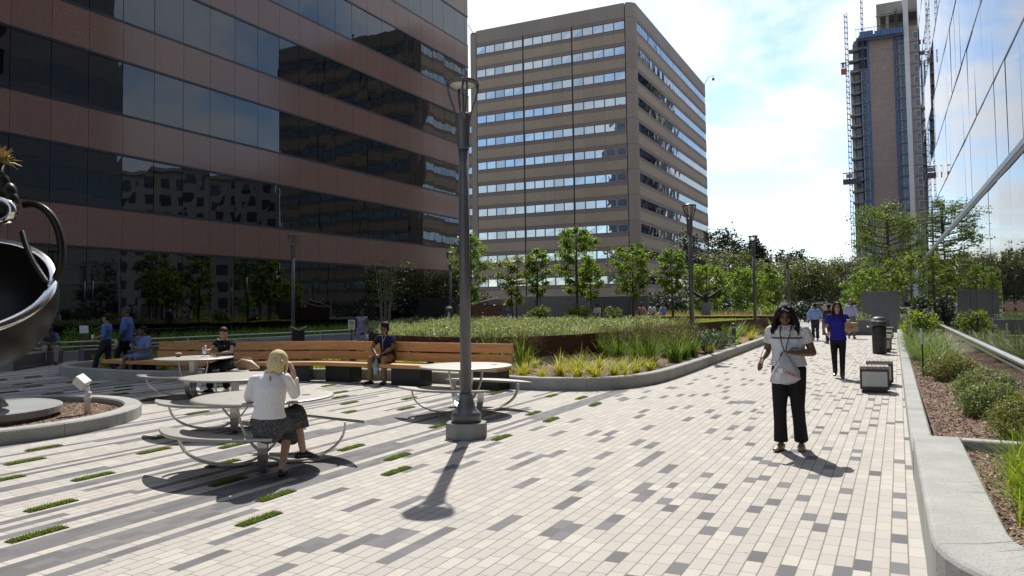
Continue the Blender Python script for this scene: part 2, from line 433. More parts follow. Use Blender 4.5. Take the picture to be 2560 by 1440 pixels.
# right-hand bed
g = MB(); g.add([(.4, 8.2, .24), (1.9, 8.2, .24), (1.9, 43, .24), (.5, 43, .24)], [(0, 1, 2, 3)]); structure('right_mulch_bed', g, m_mulch)
g = MB(); g.add([(.5, 1, .34), (2.2, 1, .34), (1.9, 8.1, .34), (.5, 8.1, .34)], [(0, 1, 2, 3)]); structure('near_mulch_bed', g, m_mulch)
mb = MB()
yy = [8.22+3.02*k for k in range(12)]
for a, b in zip(yy[:-1], yy[1:]): edging(mb, [(.165+(b-8)*.006, b-.008), (.165+(a-8)*.006, a+.008)], .2, -.05, .29)
structure('right_kerb', mb, m_conc)
# near planter wall: thicker and taller, with a rounded nose
pw = thing('planter_wall', 'thick pale concrete planter wall with a rounded near corner beside the walkway', 'planter wall', (.3, 5, 0))
outer = [(.17, 8.2), (.17, 5.3)]+[(.17+.95*(1-math.cos(a)), 4.75-.95*math.sin(a)) for a in [k*PI/2/10 for k in range(11)]]+[(2.4, 3.8)]
inner = [(.56, 8.2), (.55, 5.3)]+[(.55+.6*(1-math.cos(a)), 4.95-.6*math.sin(a)) for a in [k*PI/2/10 for k in range(11)]]+[(2.4, 4.35)]
n = len(outer); vs = []
for (a, b) in zip(outer, inner):
    A, B = Vector(a), Vector(b); t = (B-A).normalized()
    for q, z in ((A, -.05), (A, .40), (A+t*.012, .418), (A+t*.03, .43), (B-t*.015, .43), (B, .415), (B, .1)): vs.append((q.x, q.y, z))
mb = MB(); mb.add(vs, [(i*7+j, i*7+j+1, (i+1)*7+j+1, (i+1)*7+j) for i in range(n-1) for j in range(6)]+[(6, 5, 4, 3, 2, 1, 0)])
mb.build('wall_body', m_conc, pw, True)
mb = MB(); edging(mb, [(2.2, 8.02), (.575, 8.2)], .15, .1, .43, .012); mb.build('cross_rib', m_conc, pw, True)

# saw-cut arc in the paving, near left
# ------------------------------------------------------------------ buildings
def glass_mat(name, col, ior, wav=.05, ws=.5, rough=.012, metal=0, stretch=(1, 1, 1)):
    t = NT(name); b = t.b; b.inputs['Base Color'].default_value = (*col, 1); b.inputs['Roughness'].default_value = rough
    b.inputs['IOR'].default_value = ior; b.inputs['Metallic'].default_value = metal
    rpi = t.n('ShaderNodeNewGeometry').outputs['Random Per Island']; t.l(t.mix(t.m_('POWER', rpi, 3.0), tuple(min(1, x*1.06) for x in col), tuple(x*.78 for x in col)), b.inputs['Base Color'])
    if wav: t.bump(t.noise(ws, 2, t.scaled(t.n('ShaderNodeNewGeometry').outputs['Position'], stretch)), 1.0, wav)
    return t.m
m_dglass = glass_mat('dark_ribbon_glass', (.003, .003, .003), 1.86, .0038, .5)
m_dglass.node_tree.nodes['Principled BSDF'].inputs['Specular Tint'].default_value = (.84, .92, 1.0, 1)
m_mirror = glass_mat('mirror_curtain_glass', (.012, .012, .014), 1.95, .0016, .8, .008, 0, (1, 1, .35)); m_mirror2 = glass_mat('brown_spandrel_glass', (.06, .038, .03), 1.95, .0016, .8, .008, 0, (1, 1, .35))
m_wglass = glass_mat('silvered_window_glass', (.62, .70, .75), 1.5, .008, .5, .02, 1.0)
m_wglass2 = glass_mat('dark_reflection_window_glass', (.20, .24, .28), 1.5, .012, .5, .02, 1.0)  # darker tint paints dark reflections into the tan block's right-face windows
m_tglass = glass_mat('tower_window_glass', (.10, .13, .16), 1.7, .006, .7)
def granite(name, c, sc=1.0, rough=.28, amt=.3):
    t = NT(name); o = t.n('ShaderNodeNewGeometry').outputs['Position']
    f = t.noise(22*sc, 3, o); f2 = t.noise(.35, 3, o); rp = t.n('ShaderNodeNewGeometry').outputs['Random Per Island']
    a = t.mix(t.m_('MULTIPLY_ADD', f, 3, -1.0, clamp=True), tuple(x*(1-amt) for x in c), tuple(x*(1+amt*.6) for x in c))
    a = t.mix(t.m_('MULTIPLY', rp, .34), a, tuple(x*.6 for x in c)); a = t.mix(t.m_('MULTIPLY_ADD', f2, .8, -.25, clamp=True), a, tuple(x*.85 for x in c))
    t.l(a, t.b.inputs['Base Color']); t.b.inputs['Roughness'].default_value = rough; t.b.inputs['Specular IOR Level'].default_value = .5; return t.m
m_granite = granite('polished_red_granite', (.31, .182, .142), .8, .12)
m_tan = granite('tan_stone_panel', (.50, .385, .27), .5, .7, .2)
m_taup = granite('brown_stone_strip', (.32, .24, .20), .5, .7, .2)
m_tan2 = granite('grey_tan_parapet', (.39, .32, .26), .5, .7, .15)

# red granite office block with dark ribbon glazing
gb = thing('granite_office_building', 'dark office block banded in red granite and black ribbon glass along the left side', 'office building', (-29.14, 52.3, 0))
X0 = -29.14; YS, YE = -22.0, 52.25; FL, Z0, SPH = 4.05, 4.28, 1.72; NF = 11; PW = 1.57
mb = MB(); mb.box2((-62, YS, 0), (X0-.10, YE-.1, Z0+FL*NF+1.5)); mb.build('core', m_trim, gb, True)
joints = []
y = 17.2-PW*25
while y < YE-.2: joints.append(max(y, YS)); y += PW
joints.append(YE)
rg = random.Random(3)
for k in range(-1, NF):
    zb = Z0+FL*k+SPH if k >= 0 else .3; zt = Z0+FL*(k+1)
    if k < NF-1:
        mb = MB()
        for a, b in zip(joints[:-1], joints[1:]):
            o = [rg.uniform(-.007, .007) for _ in range(4)]
            mb.quad((X0-.03+o[0], a+.012, zb+.05), (X0-.03+o[1], b-.012, zb+.05), (X0-.03+o[2], b-.012, zt-.05), (X0-.03+o[3], a+.012, zt-.05))
        # return of the ribbon on the end wall
        for q in range(6):
            xa = X0-.3-q*1.57; mb.quad((xa, YE-.06, zb+.05), (xa-1.54, YE-.06, zb+.05), (xa-1.54, YE-.06, zt-.05), (xa, YE-.06, zt-.05))
        mb.build('window_ribbon', m_dglass, gb, True)
    if k >= 0:
        mb = MB(); z0, z1 = Z0+FL*k, Z0+FL*k+SPH
        if k == NF-1: z1 += 1.6
        for a, b in zip(joints[:-1], joints[1:]):
            mb.box2((X0-.09, a+.009, z0+.03), (X0, b-.009, z1-.03))
        for q in range(12): mb.box2((X0-.02-q*1.57, YE-.06, z0+.03), (X0-.02-q*1.57-1.55, YE, z1-.03))
        mb.build('granite_band', m_granite, gb, True)
        mb = MB()
        for z in (z0, z1): mb.box2((X0-.08, YS, z-.05), (X0+.012, YE+.01, z+.05)); mb.box2((X0-.09, YE-.05, z-.045), (X0-19, YE+.01, z+.045))
        mb.build('band_trim', m_trim, gb, True)

# tan stone office blocks
m_winframe = mat('white_window_edge', (.62, .64, .65), .4, var=0)
def stone_face(t, o, u, n, bays, nf, ztop, win_w, gapless, cornL, mglass, rg, skip_below=0):
    """o = outer corner at ground, u along the face, n outward; bays = [(a0, a1)]"""
    o, u, n = Vector(o), Vector(u), Vector(n)
    def P(a, z, out=0): v = o+u*a+n*out; return (v.x, v.y, z)
    def slab(mb, a0, a1, z0, z1, o0, o1):
        vs = [P(a, z, q) for q in (o0, o1) for a, z in ((a0, z0), (a1, z0), (a1, z1), (a0, z1))]
        fl = u.cross(Vector((0, 0, 1))).dot(n) > 0
        fs = [(4, 5, 6, 7), (0, 4, 7, 3), (5, 1, 2, 6), (7, 6, 2, 3), (0, 1, 5, 4)]
        mb.add(vs, fs if fl else [tuple(reversed(f)) for f in fs])
    A0, A1 = bays[0][0], bays[-1][1]
    for k in range(nf):
        zw = ztop-2.9-1.4-4.1*k          # window sill of this floor
        if zw < 3: break
        mb = MB(); fr = MB()
        for a0, a1 in bays:
            nw = max(1, round((a1-a0)/win_w)); w = (a1-a0)/nw
            for q in range(nw):
                x0, x1 = a0+q*w+.055, a0+(q+1)*w-.055
                e = [rg.uniform(-.012, .012) for _ in range(4)]
                vs = [P(x0, zw+.06, -.07+e[0]), P(x1, zw+.06, -.07+e[1]), P(x1, zw+1.34, -.07+e[2]), P(x0, zw+1.34, -.07+e[3])]
                if u.cross(Vector((0, 0, 1))).dot(n) < 0: vs.reverse()
                mb.quad(*vs)
                if not gapless:
                    for b0, b1, c0, c1 in ((x0, x1, zw+.06, zw+.115), (x0, x1, zw+1.285, zw+1.34), (x0, x0+.055, zw+.115, zw+1.285), (x1-.055, x1, zw+.115, zw+1.285)):
                        slab(fr, b0, b1, c0, c1, -.09, -.045)
        r = mb.build('window_ribbon', mglass, t, True)
        if fr.v: fr.build('window_frame', m_winframe, r).location = (0, 0, 0); 
        if fr.v:
            ch = KIDS[r.name][-1]; me = ch.data
            for v in me.vertices: v.co -= t.location
        s1 = MB(); s2 = MB()
        for a0, a1 in bays:
            nw = max(1, round((a1-a0)/(win_w if not gapless else 6.2))); w = (a1-a0)/nw
            for q in range(nw):
                x0, x1 = a0+q*w+.01, a0+(q+1)*w-.01
                slab(s1, x0, x1, zw-.58-1.56, zw-.60, -.06, 0)
            slab(s2, a0, a1, zw-.57, zw-.02, -.06, -.02); slab(s2, a0, a1, zw-2.70, zw-2.17, -.06, -.02)
            if k == 0: slab(s2, a0, a1, zw+1.43, zw+1.93, -.06, -.02)
        s1.build('spandrel', m_tan, t, True); s2.build('stone_strip', m_taup, t, True)
    mb = MB()
    nw = max(1, round((A1-A0)/3)); w = (A1-A0)/nw
    for q in range(nw): slab(mb, A0+q*w+.01, A0+(q+1)*w-.01, ztop-2.35, ztop, -.06, .0)
    mb.build('parapet', m_tan2, t, True)
def corner_post(t, c, r, h, sx, sy, nf):
    mb = MB(); zz = 0
    cuts = [0]+[h-2.4-4.1*k for k in range(nf, -1, -1) if h-2.4-4.1*k > .5]+[h]
    for a, b in zip(cuts[:-1], cuts[1:]):
        pts = [(c[0], c[1])]+[(c[0]+sx*r*math.sin(q*PI/2/6), c[1]+sy*r*math.cos(q*PI/2/6)) for q in range(7)]
        if sx*sy > 0: pts = [pts[0]]+pts[:0:-1]
        mb.prism(pts, a+.02, b-.02)
    mb.build('corner_post', m_tan2, t, True)

TH = 50.15
tb = thing('tan_office_building', 'tall tan and brown stone office block with square blue-grey windows beyond the young trees', 'office building', (-36.5, 117.3, 0))
mb = MB(); mb.prism([(-64.9, 117.45), (-36.8, 117.45), (-35.2, 119.1), (-35.2, 171), (-64.9, 171)], 0, TH-.15); mb.build('core', m_trim, tb, True)
stone_face(tb, (-36.5, 117.3, 0), (-1, 0, 0), (0, -1, 0), [(0.12, 9.15), (9.33, 18.1), (18.3, 27.25)], 12, TH, 1.83, False, True, m_wglass, random.Random(5))
stone_face(tb, (-35.04, 118.8, 0), (0, 1, 0), (1, 0, 0), [(.05, 52.2)], 12, TH, 1.55, True, True, m_wglass2, random.Random(6))
corner_post(tb, (-36.5, 118.8), 1.5, TH+.02, 1, -1, 12)
mb = MB(); mb.box2((-64.95, 117.32, 0), (-63.85, 118.5, TH-.4)); mb.build('edge_pier', m_tan2, tb, True)
mb = MB(); mb.box2((-64.6, 119.2, 3), (-36, 165, 8.2)); mb.build('base_storey', m_tan2, tb, True)
for loc, s in (((-64.3, 117.2, TH-.3), -1), ((-35.0, 170.2, TH-.1), 1)):
    mb = MB(); mb.smooth = True; mb.tube([loc, (loc[0]+s*.9, loc[1], loc[2]+1.6), (loc[0]+s*1.9, loc[1], loc[2]+1.7), (loc[0]+s*1.95, loc[1], loc[2]+1.2)], .06, 6); mb.ell((loc[0]+s*1.95, loc[1], loc[2]+.95), (.3, .3, .35))
    mb.build('roof_camera', m_dark, tb, True)
# the low neighbour glimpsed between the two
nb = thing('brown_neighbour_building', 'narrow slice of a lower brown building with small windows between the two office blocks', 'office building', (-78, 132, 0))
mb = MB(); mb.box2((-96, 132.1, 0), (-66, 160, 40)); mb.build('core', m_taup, nb, True)
stone_face(nb, (-67, 132, 0), (-1, 0, 0), (0, -1, 0), [(0.1, 9), (9.2, 18), (18.2, 27)], 9, 40.2, 1.83, False, True, m_wglass, random.Random(8))
# twin block seen mirrored in the granite building's glass
tw = thing('twin_office_building', 'tan stone office block mirrored in the dark ribbon glass of the granite building', 'office building', (12.7, 110, 0))
mb = MB(); mb.prism([(12.85, 164), (12.85, 111.8), (14.5, 110.15), (44, 110.15), (44, 164)], 0, TH-.15); mb.build('core', m_trim, tw, True)
stone_face(tw, (14.2, 110, 0), (1, 0, 0), (0, -1, 0), [(0.1, 9.8), (10, 19.7), (19.9, 29.5)], 12, TH, 1.83, True, True, m_tglass, random.Random(15))  # darker glass on this face stands in for its dim reflections
stone_face(tw, (12.7, 111.5, 0), (0, 1, 0), (-1, 0, 0), [(.05, 52)], 12, TH, 1.55, True, True, m_wglass, random.Random(16))
corner_post(tw, (14.2, 111.5), 1.5, TH+.02, -1, -1, 12)
# pale block further away, also seen in that glass
pb = thing('pale_gridded_building', 'pale masonry building with a grid of windows mirrored in the lower ribbon glass', 'building', (85, 120, 0))
q = R(-44); MR = Matrix.Rotation(q, 3, 'Z')
mb = MB(); mb.box((0, 0, 15.5), (46, 20, 31), M=MR); mb.box((0, -.4, 31.3), (46.6, 20.6, .8), M=MR)
m_pale = mat('pale_masonry', (.78, .66, .54), .8, var=.1); mb.build('wall', m_pale, pb)
for k in range(8):
    mb = MB()
    for i in range(14): mb.box(MR @ Vector((-21+i*3.2, -10.0, 3.4+k*3.6)), (1.7, .12, 2.1), M=MR)
    mb.build('window_row', m_tglass, pb)

# mirrored curtain-wall building on the right
gx = 1.86; GY0, GY1 = -14.0, 44.9; GH = 41
cw = thing('mirrored_glass_building', 'mirror-glass curtain wall building running along the right side of the walkway', 'glass building', (gx, 45, 0))
mb = MB(); mb.box2((gx+.015, GY0, 0), (gx+26, GY1-.02, GH)); mb.build('core', mat('joint_grey', (.30, .31, .32), .12, metal=.7, var=0), cw, True)
zs = [.74, 4.0, 5.65, 7.6, 9.55, 11.6]+[11.6+2.0*k for k in range(1, 15)]+[GH]
ys = [GY1-.1-1.5*k for k in range(int((GY1-GY0)/1.5)+1)][::-1]
rg = random.Random(11)
for i, (z0, z1) in enumerate(zip(zs[:-1], zs[1:])):
    mb = MB(); gp = .02
    for a, b in zip(ys[:-1], ys[1:]):
        tl = rg.gauss(0, .0022); tv = rg.gauss(0, .0018); c = rg.uniform(-.0012, .0012)
        xs = [gx+c+sa*tl+sb*tv for sa, sb in ((-1, -1), (-1, 1), (1, 1), (1, -1))]
        mb.quad((xs[0], a+.003, z0+gp), (xs[1], a+.003, z1-gp), (xs[2], b-.003, z1-gp), (xs[3], b-.003, z0+gp))
    mb.build('glass_band', m_mirror2 if i > 1 and i % 2 == 0 else m_mirror, cw, True)
m_alu = mat('silver_aluminium', (.62, .63, .64), .3, metal=.9, var=0); m_galu = mat('grey_aluminium', (.26, .265, .27), .35, metal=.6, var=.1)
mb = MB(); mb.box2((gx-.022, GY0, 3.93), (gx+.05, GY1, 4.03)); mb.build('transom', m_galu, cw, True)
mb = MB(); mb.box2((gx-.016, GY0, 3.84), (gx+.05, GY1, 3.927)); mb.build('transom_dark_strip', m_dark, cw, True)  # solid dark strip along the lower edge of the transom
for z in zs[2:-1]:
    mb = MB(); mb.box2((gx-.008, GY0, z-.018), (gx+.05, GY1, z+.016)); mb.build('glazing_bar', m_dark, cw, True)
mb = MB(); mb.box2((gx-.05, GY0, .66), (gx+.05, GY1, .70)); mb.box2((gx-.04, GY0, .565), (gx+.05, GY1, .60)); mb.build('base_rail', m_alu, cw, True)
m_base = mat('grey_base_glass', (.10, .095, .09), .1, var=.15, vs=2, spec=.6)
mb = MB()
for a, b in zip(ys[:-1], ys[1:]): mb.box2((gx-.02, a+.006, .1), (gx+.05, b-.006, .562))
mb.box2((gx-.035, GY0, .602), (gx+.04, GY1, .658)); mb.build('base_panel', m_base, cw, True)
mb = MB(); mb.box2((gx-.012, GY1-.06, 0), (gx+.3, GY1+.03, GH)); mb.build('end_trim', m_galu, cw, True)

# brick tower under construction
Yt = 229.0
tw2 = thing('brick_tower_under_construction', 'tall brown brick tower under construction with blue weatherproofing and hoist platforms', 'tower', (0, Yt, 0))
def brick(name, c):
    t = NT(name); o = t.n('ShaderNodeNewGeometry').outputs['Position']
    f = t.noise(1.2, 4, o); w = t.noise(.12, 3, o); z = t.n('ShaderNodeSeparateXYZ'); t.l(o, z.inputs[0])
    ln = t.m_('LESS_THAN', t.m_('FRACT', t.m_('DIVIDE', z.outputs[2], 3.02)), .05)
    a = t.mix(t.m_('MULTIPLY_ADD', f, 2, -.5, clamp=True), tuple(x*.8 for x in c), tuple(x*1.15 for x in c)); a = t.mix(t.m_('MULTIPLY_ADD', w, 1.4, -.45, clamp=True), a, tuple(x*.8 for x in c))
    a = t.mix(t.m_('MULTIPLY', ln, .3), a, tuple(x*.6 for x in c)); t.l(a, t.b.inputs['Base Color']); t.b.inputs['Roughness'].default_value = .9; return t.m
m_brick = brick('brown_brick', (.43, .32, .275))
m_blue = mat('blue_membrane', (.12, .20, .40), .6, var=.15, vs=.5)
m_slab = mat('bare_slab', (.36, .33, .28), .85, var=.15, vs=.6)
m_shadeint = mat('dark_interior', (.05, .05, .055), .9, var=.2)
m_tan3 = mat('cream_panel', (.55, .5, .44), .8, var=.08, vs=.5)
mb = MB(); mb.box2((-5.0, Yt+.6, 0), (13, Yt+34, 74.5)); mb.build('core', m_shadeint, tw2, True)
mb = MB(); mb.box2((-2.4, Yt-.05, 0), (3.55, Yt+.7, 73.0)); mb.build('brick_panel', m_brick, tw2, True)
mb = MB(); mb.box2((6.15, Yt-.9, 0), (7.35, Yt+1, 86)); mb.build('white_shaft', mat('pale_shaft', (.74, .74, .72), .8, var=.06, vs=.3), tw2, True)
mb = MB(); mb.box2((7.35, Yt+.1, 0), (14, Yt+.7, 75)); mb.build('side_brick_panel', m_brick, tw2, True)
mb = MB(); mb.box2((-7.4, Yt+3, 0), (-6.5, Yt+7, 66)); mb.build('cream_side_panel', m_tan3, tw2, True)
mb = MB(); mb.box2((-6.5, Yt+2.1, 0), (-5.0, Yt+7, 73)); mb.build('balcony_recess', m_shadeint, tw2, True)
rg = random.Random(21)
for xa, xb in ((-2.95, -2.42), (3.57, 3.95)):
    mb = MB(); mb.box2((xa, Yt+.1, 0), (xb, Yt+.65, 73)); mb.build('blue_jamb', m_blue, tw2, True)
for k in range(24):
    z = 1.5+k*3.02
    mb = MB(); mb.box2((-5.0, Yt+.1, z-.32), (-2.96, Yt+.65, z+.22)); mb.build('blue_membrane_panel', m_blue, tw2, True)
    mb = MB(); mb.box2((3.96, Yt+.1, z-.32), (6.12, Yt+.65, z+.2)); mb.build('blue_membrane_panel', m_blue, tw2, True)
    for x0, x1 in ((-4.6, -3.0), (4.05, 6.05)):
        if k < 21 or x0 > 0:
            w = MB(); w.box2((x0, Yt+.3, z+.26), (x1, Yt+.62, z+2.64)); wo_ = w.build('window', m_winframe, tw2, True)
            p = MB(); xm = x0+(x1-x0)*.48
            for a, b, c, d in ((x0+.1, xm-.05, z+.36, z+1.1), (x0+.1, xm-.05, z+1.2, z+2.54), (xm+.05, x1-.1, z+.36, z+2.54)):
                p.box2((a, Yt+.27, c), (b, Yt+.32, d))
            po = p.build('pane', m_tglass, wo_)
            for v in po.data.vertices: v.co -= tw2.location
    mb = MB(); mb.box2((-7.5+rg.uniform(-.2, .4), Yt+.2, z-.38), (-5.05, Yt+3.2, z+.0)); mb.box2((-6.5, Yt+.5, z), (-6.45, Yt+.6, z+1.1)); mb.box2((-6.5, Yt+.5, z+1.05), (-5.05, Yt+.55, z+1.1)); mb.build('balcony', m_slab, tw2, True)
    w = MB(); w.box2((-6.3, Yt+1.8, z+.1), (-5.02, Yt+2.0, z+2.6)); w.build('balcony_window', m_tglass, tw2, True)
    w = MB(); w.box2((8.3, Yt+.02, z+.4), (9.5, Yt+.14, z+2.3)); w.build('punched_window', m_winframe, tw2, True)
    w = MB(); w.box2((8.42, Yt-.02, z+.52), (9.38, Yt+.06, z+2.18)); w.box2((7.4, Yt-.02, z-.35), (14, Yt+.09, z-.1)); w.build('punched_pane', m_tglass, tw2, True)
mb = MB(); mb.box2((-5.4, Yt-1.6, 73.1), (6.1, Yt+.8, 73.4)); mb.box2((-4.6, Yt-1.6, 73.4), (-1.2, Yt-1.5, 74.9)); mb.box2((-.9, Yt-1.6, 73.4), (6.1, Yt-1.5, 74.6)); mb.build('debris_netting', m_blue, tw2, True)
mb = MB()
for k in range(16): x = -5.5+k*.76; mb.box2((x, Yt-1.75, 72.0), (x+.07, Yt-1.65, 76.0))
mb.box2((-5.7, Yt-1.8, 72.4), (6.1, Yt-1.7, 72.75)); mb.box2((-5.7, Yt-1.8, 75.6), (6.1, Yt-1.7, 75.7)); mb.build('scaffold_platform', m_dark, tw2, True)
mb = MB(); mb.box2((-.3, Yt+2, 80.0), (13, Yt+30, 83)); mb.box2((-.3, Yt+2, 75.6), (.6, Yt+3, 80)); mb.box2((2.0, Yt+2.2, 75.6), (2.7, Yt+3, 80)); mb.box2((-.3, Yt+10, 75), (13, Yt+30, 80.2)); mb.box2((-.5, Yt+1.6, 79.4), (13, Yt+1.9, 79.7)); mb.build('penthouse_frame', m_slab, tw2, True)
def mast(t, x, y, z0, z1, w, part):
    mb = MB()
    for sx in (-1, 1):
        for sy in (-1, 1): mb.box2((x+sx*w/2-.06, y+sy*w/2-.06, z0), (x+sx*w/2+.06, y+sy*w/2+.06, z1))
    z = z0
    while z < z1:
        for s in (-1, 1): mb.box2((x-w/2, y+s*w/2-.05, z), (x+w/2, y+s*w/2+.05, z+.13)); mb.box2((x+s*w/2-.05, y-w/2, z), (x+s*w/2+.05, y+w/2, z+.13))
        mb.tube([(x-w/2, y-w/2, z), (x+w/2, y-w/2, z+1.4)], .05, 4); z += 1.5
    mb.build(part, m_dark, t, True)
mast(tw2, -3.9, Yt-1.2, 2, 85.0, .5, 'climbing_mast'); mast(tw2, 4.4, Yt-1.2, 2, 80, .45, 'climbing_mast')
ht = thing('construction_hoist', 'thin lattice hoist mast with ties standing left of the brick tower', 'hoist', (-7.9, Yt-2, 0))
mast(ht, -7.9, Yt-2, 0, 80.5, .75, 'mast')
mb = MB()
for z in (10, 22, 34, 46, 58, 67): mb.tube([(-7.9, Yt-2, z), (-5, Yt+1.2, z)], .09, 4)
mb.build('tie', m_dark, ht, True)
m_orange = mat('orange_cage', (.42, .13, .05), .6, var=.2)
for nm, lab, x0, z, mm, w in (('hoist_cage', 'upper rust-orange hoist cage high on the lattice mast', -9.4, 63.5, m_orange, 1.35), ('hoist_cage', 'lower wide grey hoist cage on the lattice mast', -9.8, 33.2, m_dark, 4.2)):
    c = thing(nm, lab, 'hoist cage', (x0, Yt-2.6, z), 0, 'hoist cages on the mast')
    mb = MB(); mb.box2((x0, Yt-3.4, z), (x0+w, Yt-2.4, z+.15)); mb.box2((x0, Yt-3.4, z+3.0), (x0+w, Yt-2.4, z+3.15)); mb.box2((x0, Yt-3.38, z+.15), (x0+w, Yt-3.3, z+1.4))
    for q in range(6): mb.box2((x0+q*w/5-.05, Yt-3.4, z+.1), (x0+q*w/5+.05, Yt-3.3, z+3.1))
    mb.build('cage_body', mm, c, True)
    mb = MB(); mb.box2((x0+w*.2, Yt-3.45, z+1.6), (x0+w*.55, Yt-3.4, z+2.7)); mb.build('cage_window', m_tglass, c, True)
# distant church spire and wooded ridge
sp = thing('church_spire', 'tiny dark pointed church spire far away above the tree line', 'spire', (-38, 640, 0))
mb = MB(); mb.lathe([(3, 0), (3, 15), (2, 16), (.1, 31)], n=8); mb.build('spire_body', mat('slate', (.10, .115, .14), .8, var=0), sp)
mb = MB(); rg = random.Random(4); N = 80; vs = []
for i in range(N): x = -1300+i*2300/N; h = 22+10*math.sin(i*.21)+5*math.sin(i*.9)+rg.uniform(-1.5, 1.5); vs += [(x, 1500, -5), (x, 1540, h), (x, 1800, h+6)]
mb.add(vs, [(i*3+j, (i+1)*3+j, (i+1)*3+j+1, i*3+j+1) for i in range(N-1) for j in range(2)])
structure('hills', mb, mat('hazy_woods', (.13, .19, .20), .9, var=.3, vs=.05))
# ------------------------------------------------------------------ street lamps
m_lens = mat('frosted_lens', (.70, .68, .58), .5, var=.12, vs=18)
m_lamp = mat('lamp_paint', (.105, .105, .112), .38, var=.08, vs=9, spec=.6)
def lamp(label, loc, plinth):
    t = thing('street_lamp', label, 'street lamp', loc, .35, 'lamps along the plaza')
    if plinth:
        mb = MB(); mb.prism([(.275*math.cos(k*PI/4+PI/8), .275*math.sin(k*PI/4+PI/8)) for k in range(8)], 0, .2); mb.build('plinth', m_conc2, t, bevel=.012)
    z = .2 if plinth else .0
    mb = MB(); mb.smooth = True
    mb.lathe([(.195, z), (.195, z+.10), (.185, z+.125), (.165, z+.14), (.125, z+.19), (.098, z+.27), (.088, z+.33), (.09, z+.36), (.078, z+.37)], n=24); mb.build('base_flare', m_lamp, t)
    mb = MB(); mb.smooth = True; mb.lathe([(.074, z+.36), (.072, 2.2), (.068, 3.78)], n=18); mb.build('pole', m_lamp, t)
    mb = MB(); mb.smooth = True; mb.lathe([(.077, 3.76), (.08, 3.78), (.094, 4.10), (.10, 4.22), (.085, 4.235)], n=18); mb.build('collar', m_lamp, t)
    for k in range(4):
        a = k*PI/2+.3; mb = MB(); mb.smooth = True
        for da in (-.16, .16):
            pts = [(.09, 4.14, a+da*.6), (.115, 4.27, a+da*.7), (.16, 4.40, a+da*.9), (.195, 4.52, a+da), (.207, 4.62, a+da*.6)]
            mb.bar([(r*math.cos(b), r*math.sin(b), h) for r, h, b in pts], .028, .014, side=(-math.sin(a), math.cos(a), 0))
        mb.build('arm', m_lamp, t)
    mb = MB(); mb.smooth = True; mb.lathe([(.165, 4.615), (.212, 4.615), (.222, 4.63), (.218, 4.655), (.12, 4.685), (.02, 4.695)], n=28); mb.build('lamp_head', m_lamp, t)
    mb = MB(); mb.smooth = True; mb.lathe([(.17, 4.606), (.17, 4.614)], n=24); mb.build('lens', m_lens, t)
    mb = MB(); mb.lathe([(.03, 4.22), (.035, 4.33), (.02, 4.345)], n=10); mb.build('light_source', m_steel, t)
    return t
l1 = lamp('tall dark grey lamp on a concrete plinth, nearest in the middle of the paving', (-4.95, 8.72, 0), True)
l2 = lamp('grey lamp rising from the tall feathery grasses behind the curved kerb', (-5.52, 24.07, .12), False)
for loc, lab in (((-5.54, 36.97, .12), 'grey lamp beside the walkway in front of the dark rounded trees, third along the kerb'),
                 ((-5.56, 50.67, .0), 'small distant grey lamp in front of the wide brown-green tree canopy'),
                 ((-2.71, 64.55, 0), 'smallest farthest grey lamp left of the lattice hoist mast'),
                 ((-21.53, 23.91, .0), 'shaded grey lamp standing against the dark granite building'),
                 ((-21.65, 36.51, .0), 'grey lamp half hidden by the leafy tree behind the nearest lamp pole')):
    dup(l2, loc, random.uniform(0, 1.5), lab)

# ------------------------------------------------------------------ picnic tables
def arcpt(r, a, z): return (r*math.cos(a), r*math.sin(a), z)
def picnic(label, loc, rz=0):
    t = thing('picnic_table', label, 'picnic table', loc, rz, 'round steel tables with curved seats')
    mb = MB(); mb.smooth = True; mb.lathe([(.02, .715), (.70, .715), (.748, .725), (.752, .735), (.742, .745), (.70, .748), (.02, .748)], n=56)
    tp = mb.build('table_top', m_table, t)
    mb = MB(); mb.lathe([(.05, .748), (.05, .7515), (.036, .7515)], c=(.40, .22, 0), n=18); mb.build('umbrella_plug', m_dark, tp)
    for s, ac in (('a', R(-95)), ('b', R(85))):
        n = 26; vs = []
        for k in range(n+1):
            u_ = -1+2*k/n; a = ac+u_*R(53)
            ro = 1.02+.07*abs(u_)**3; ri = .70+(ro-.70-.02)*abs(u_)**2.6
            for r, z in ((ri+.012, .415), (ri, .43), (ri+.01, .447), (ro-.012, .447), (ro, .432), (ro-.014, .415)): vs.append(arcpt(r, a, z))
        mb = MB(); mb.smooth = False
        mb.add(vs, [(i*6+j, i*6+(j+1) % 6, (i+1)*6+(j+1) % 6, (i+1)*6+j) for i in range(n) for j in range(6)]+[(5, 4, 3, 2, 1, 0), tuple(n*6+j for j in range(6))])
        mb.build('seat', m_table, t)
    for ac in (R(-95), R(85)):
        for da in (-R(44), R(48)):
            a = ac+da; pts = []
            for k in range(21):
                th = PI*k/20; x = .90-.92*(1-math.cos(th))*.5-.0
                # half-hoop: seat edge -> ground -> across the centre -> table underside
                xx = .92*math.cos(th)*.62+.30; zz = .42-.40*math.sin(th)**.8 if k <= 10 else .02+(.70)*(1-math.sin(th)**.9)
                pts.append((xx*math.cos(a), xx*math.sin(a), min(zz, .715)))
            mb = MB(); mb.smooth = False; mb.bar(pts, .092, .018, side=(-math.sin(a), math.cos(a), 0)); mb.build('leg', m_steel, t)
    return t
t1 = picnic('nearest round steel picnic table, where the blonde woman in the white blouse sits', (-6.17, 6.39, 0))
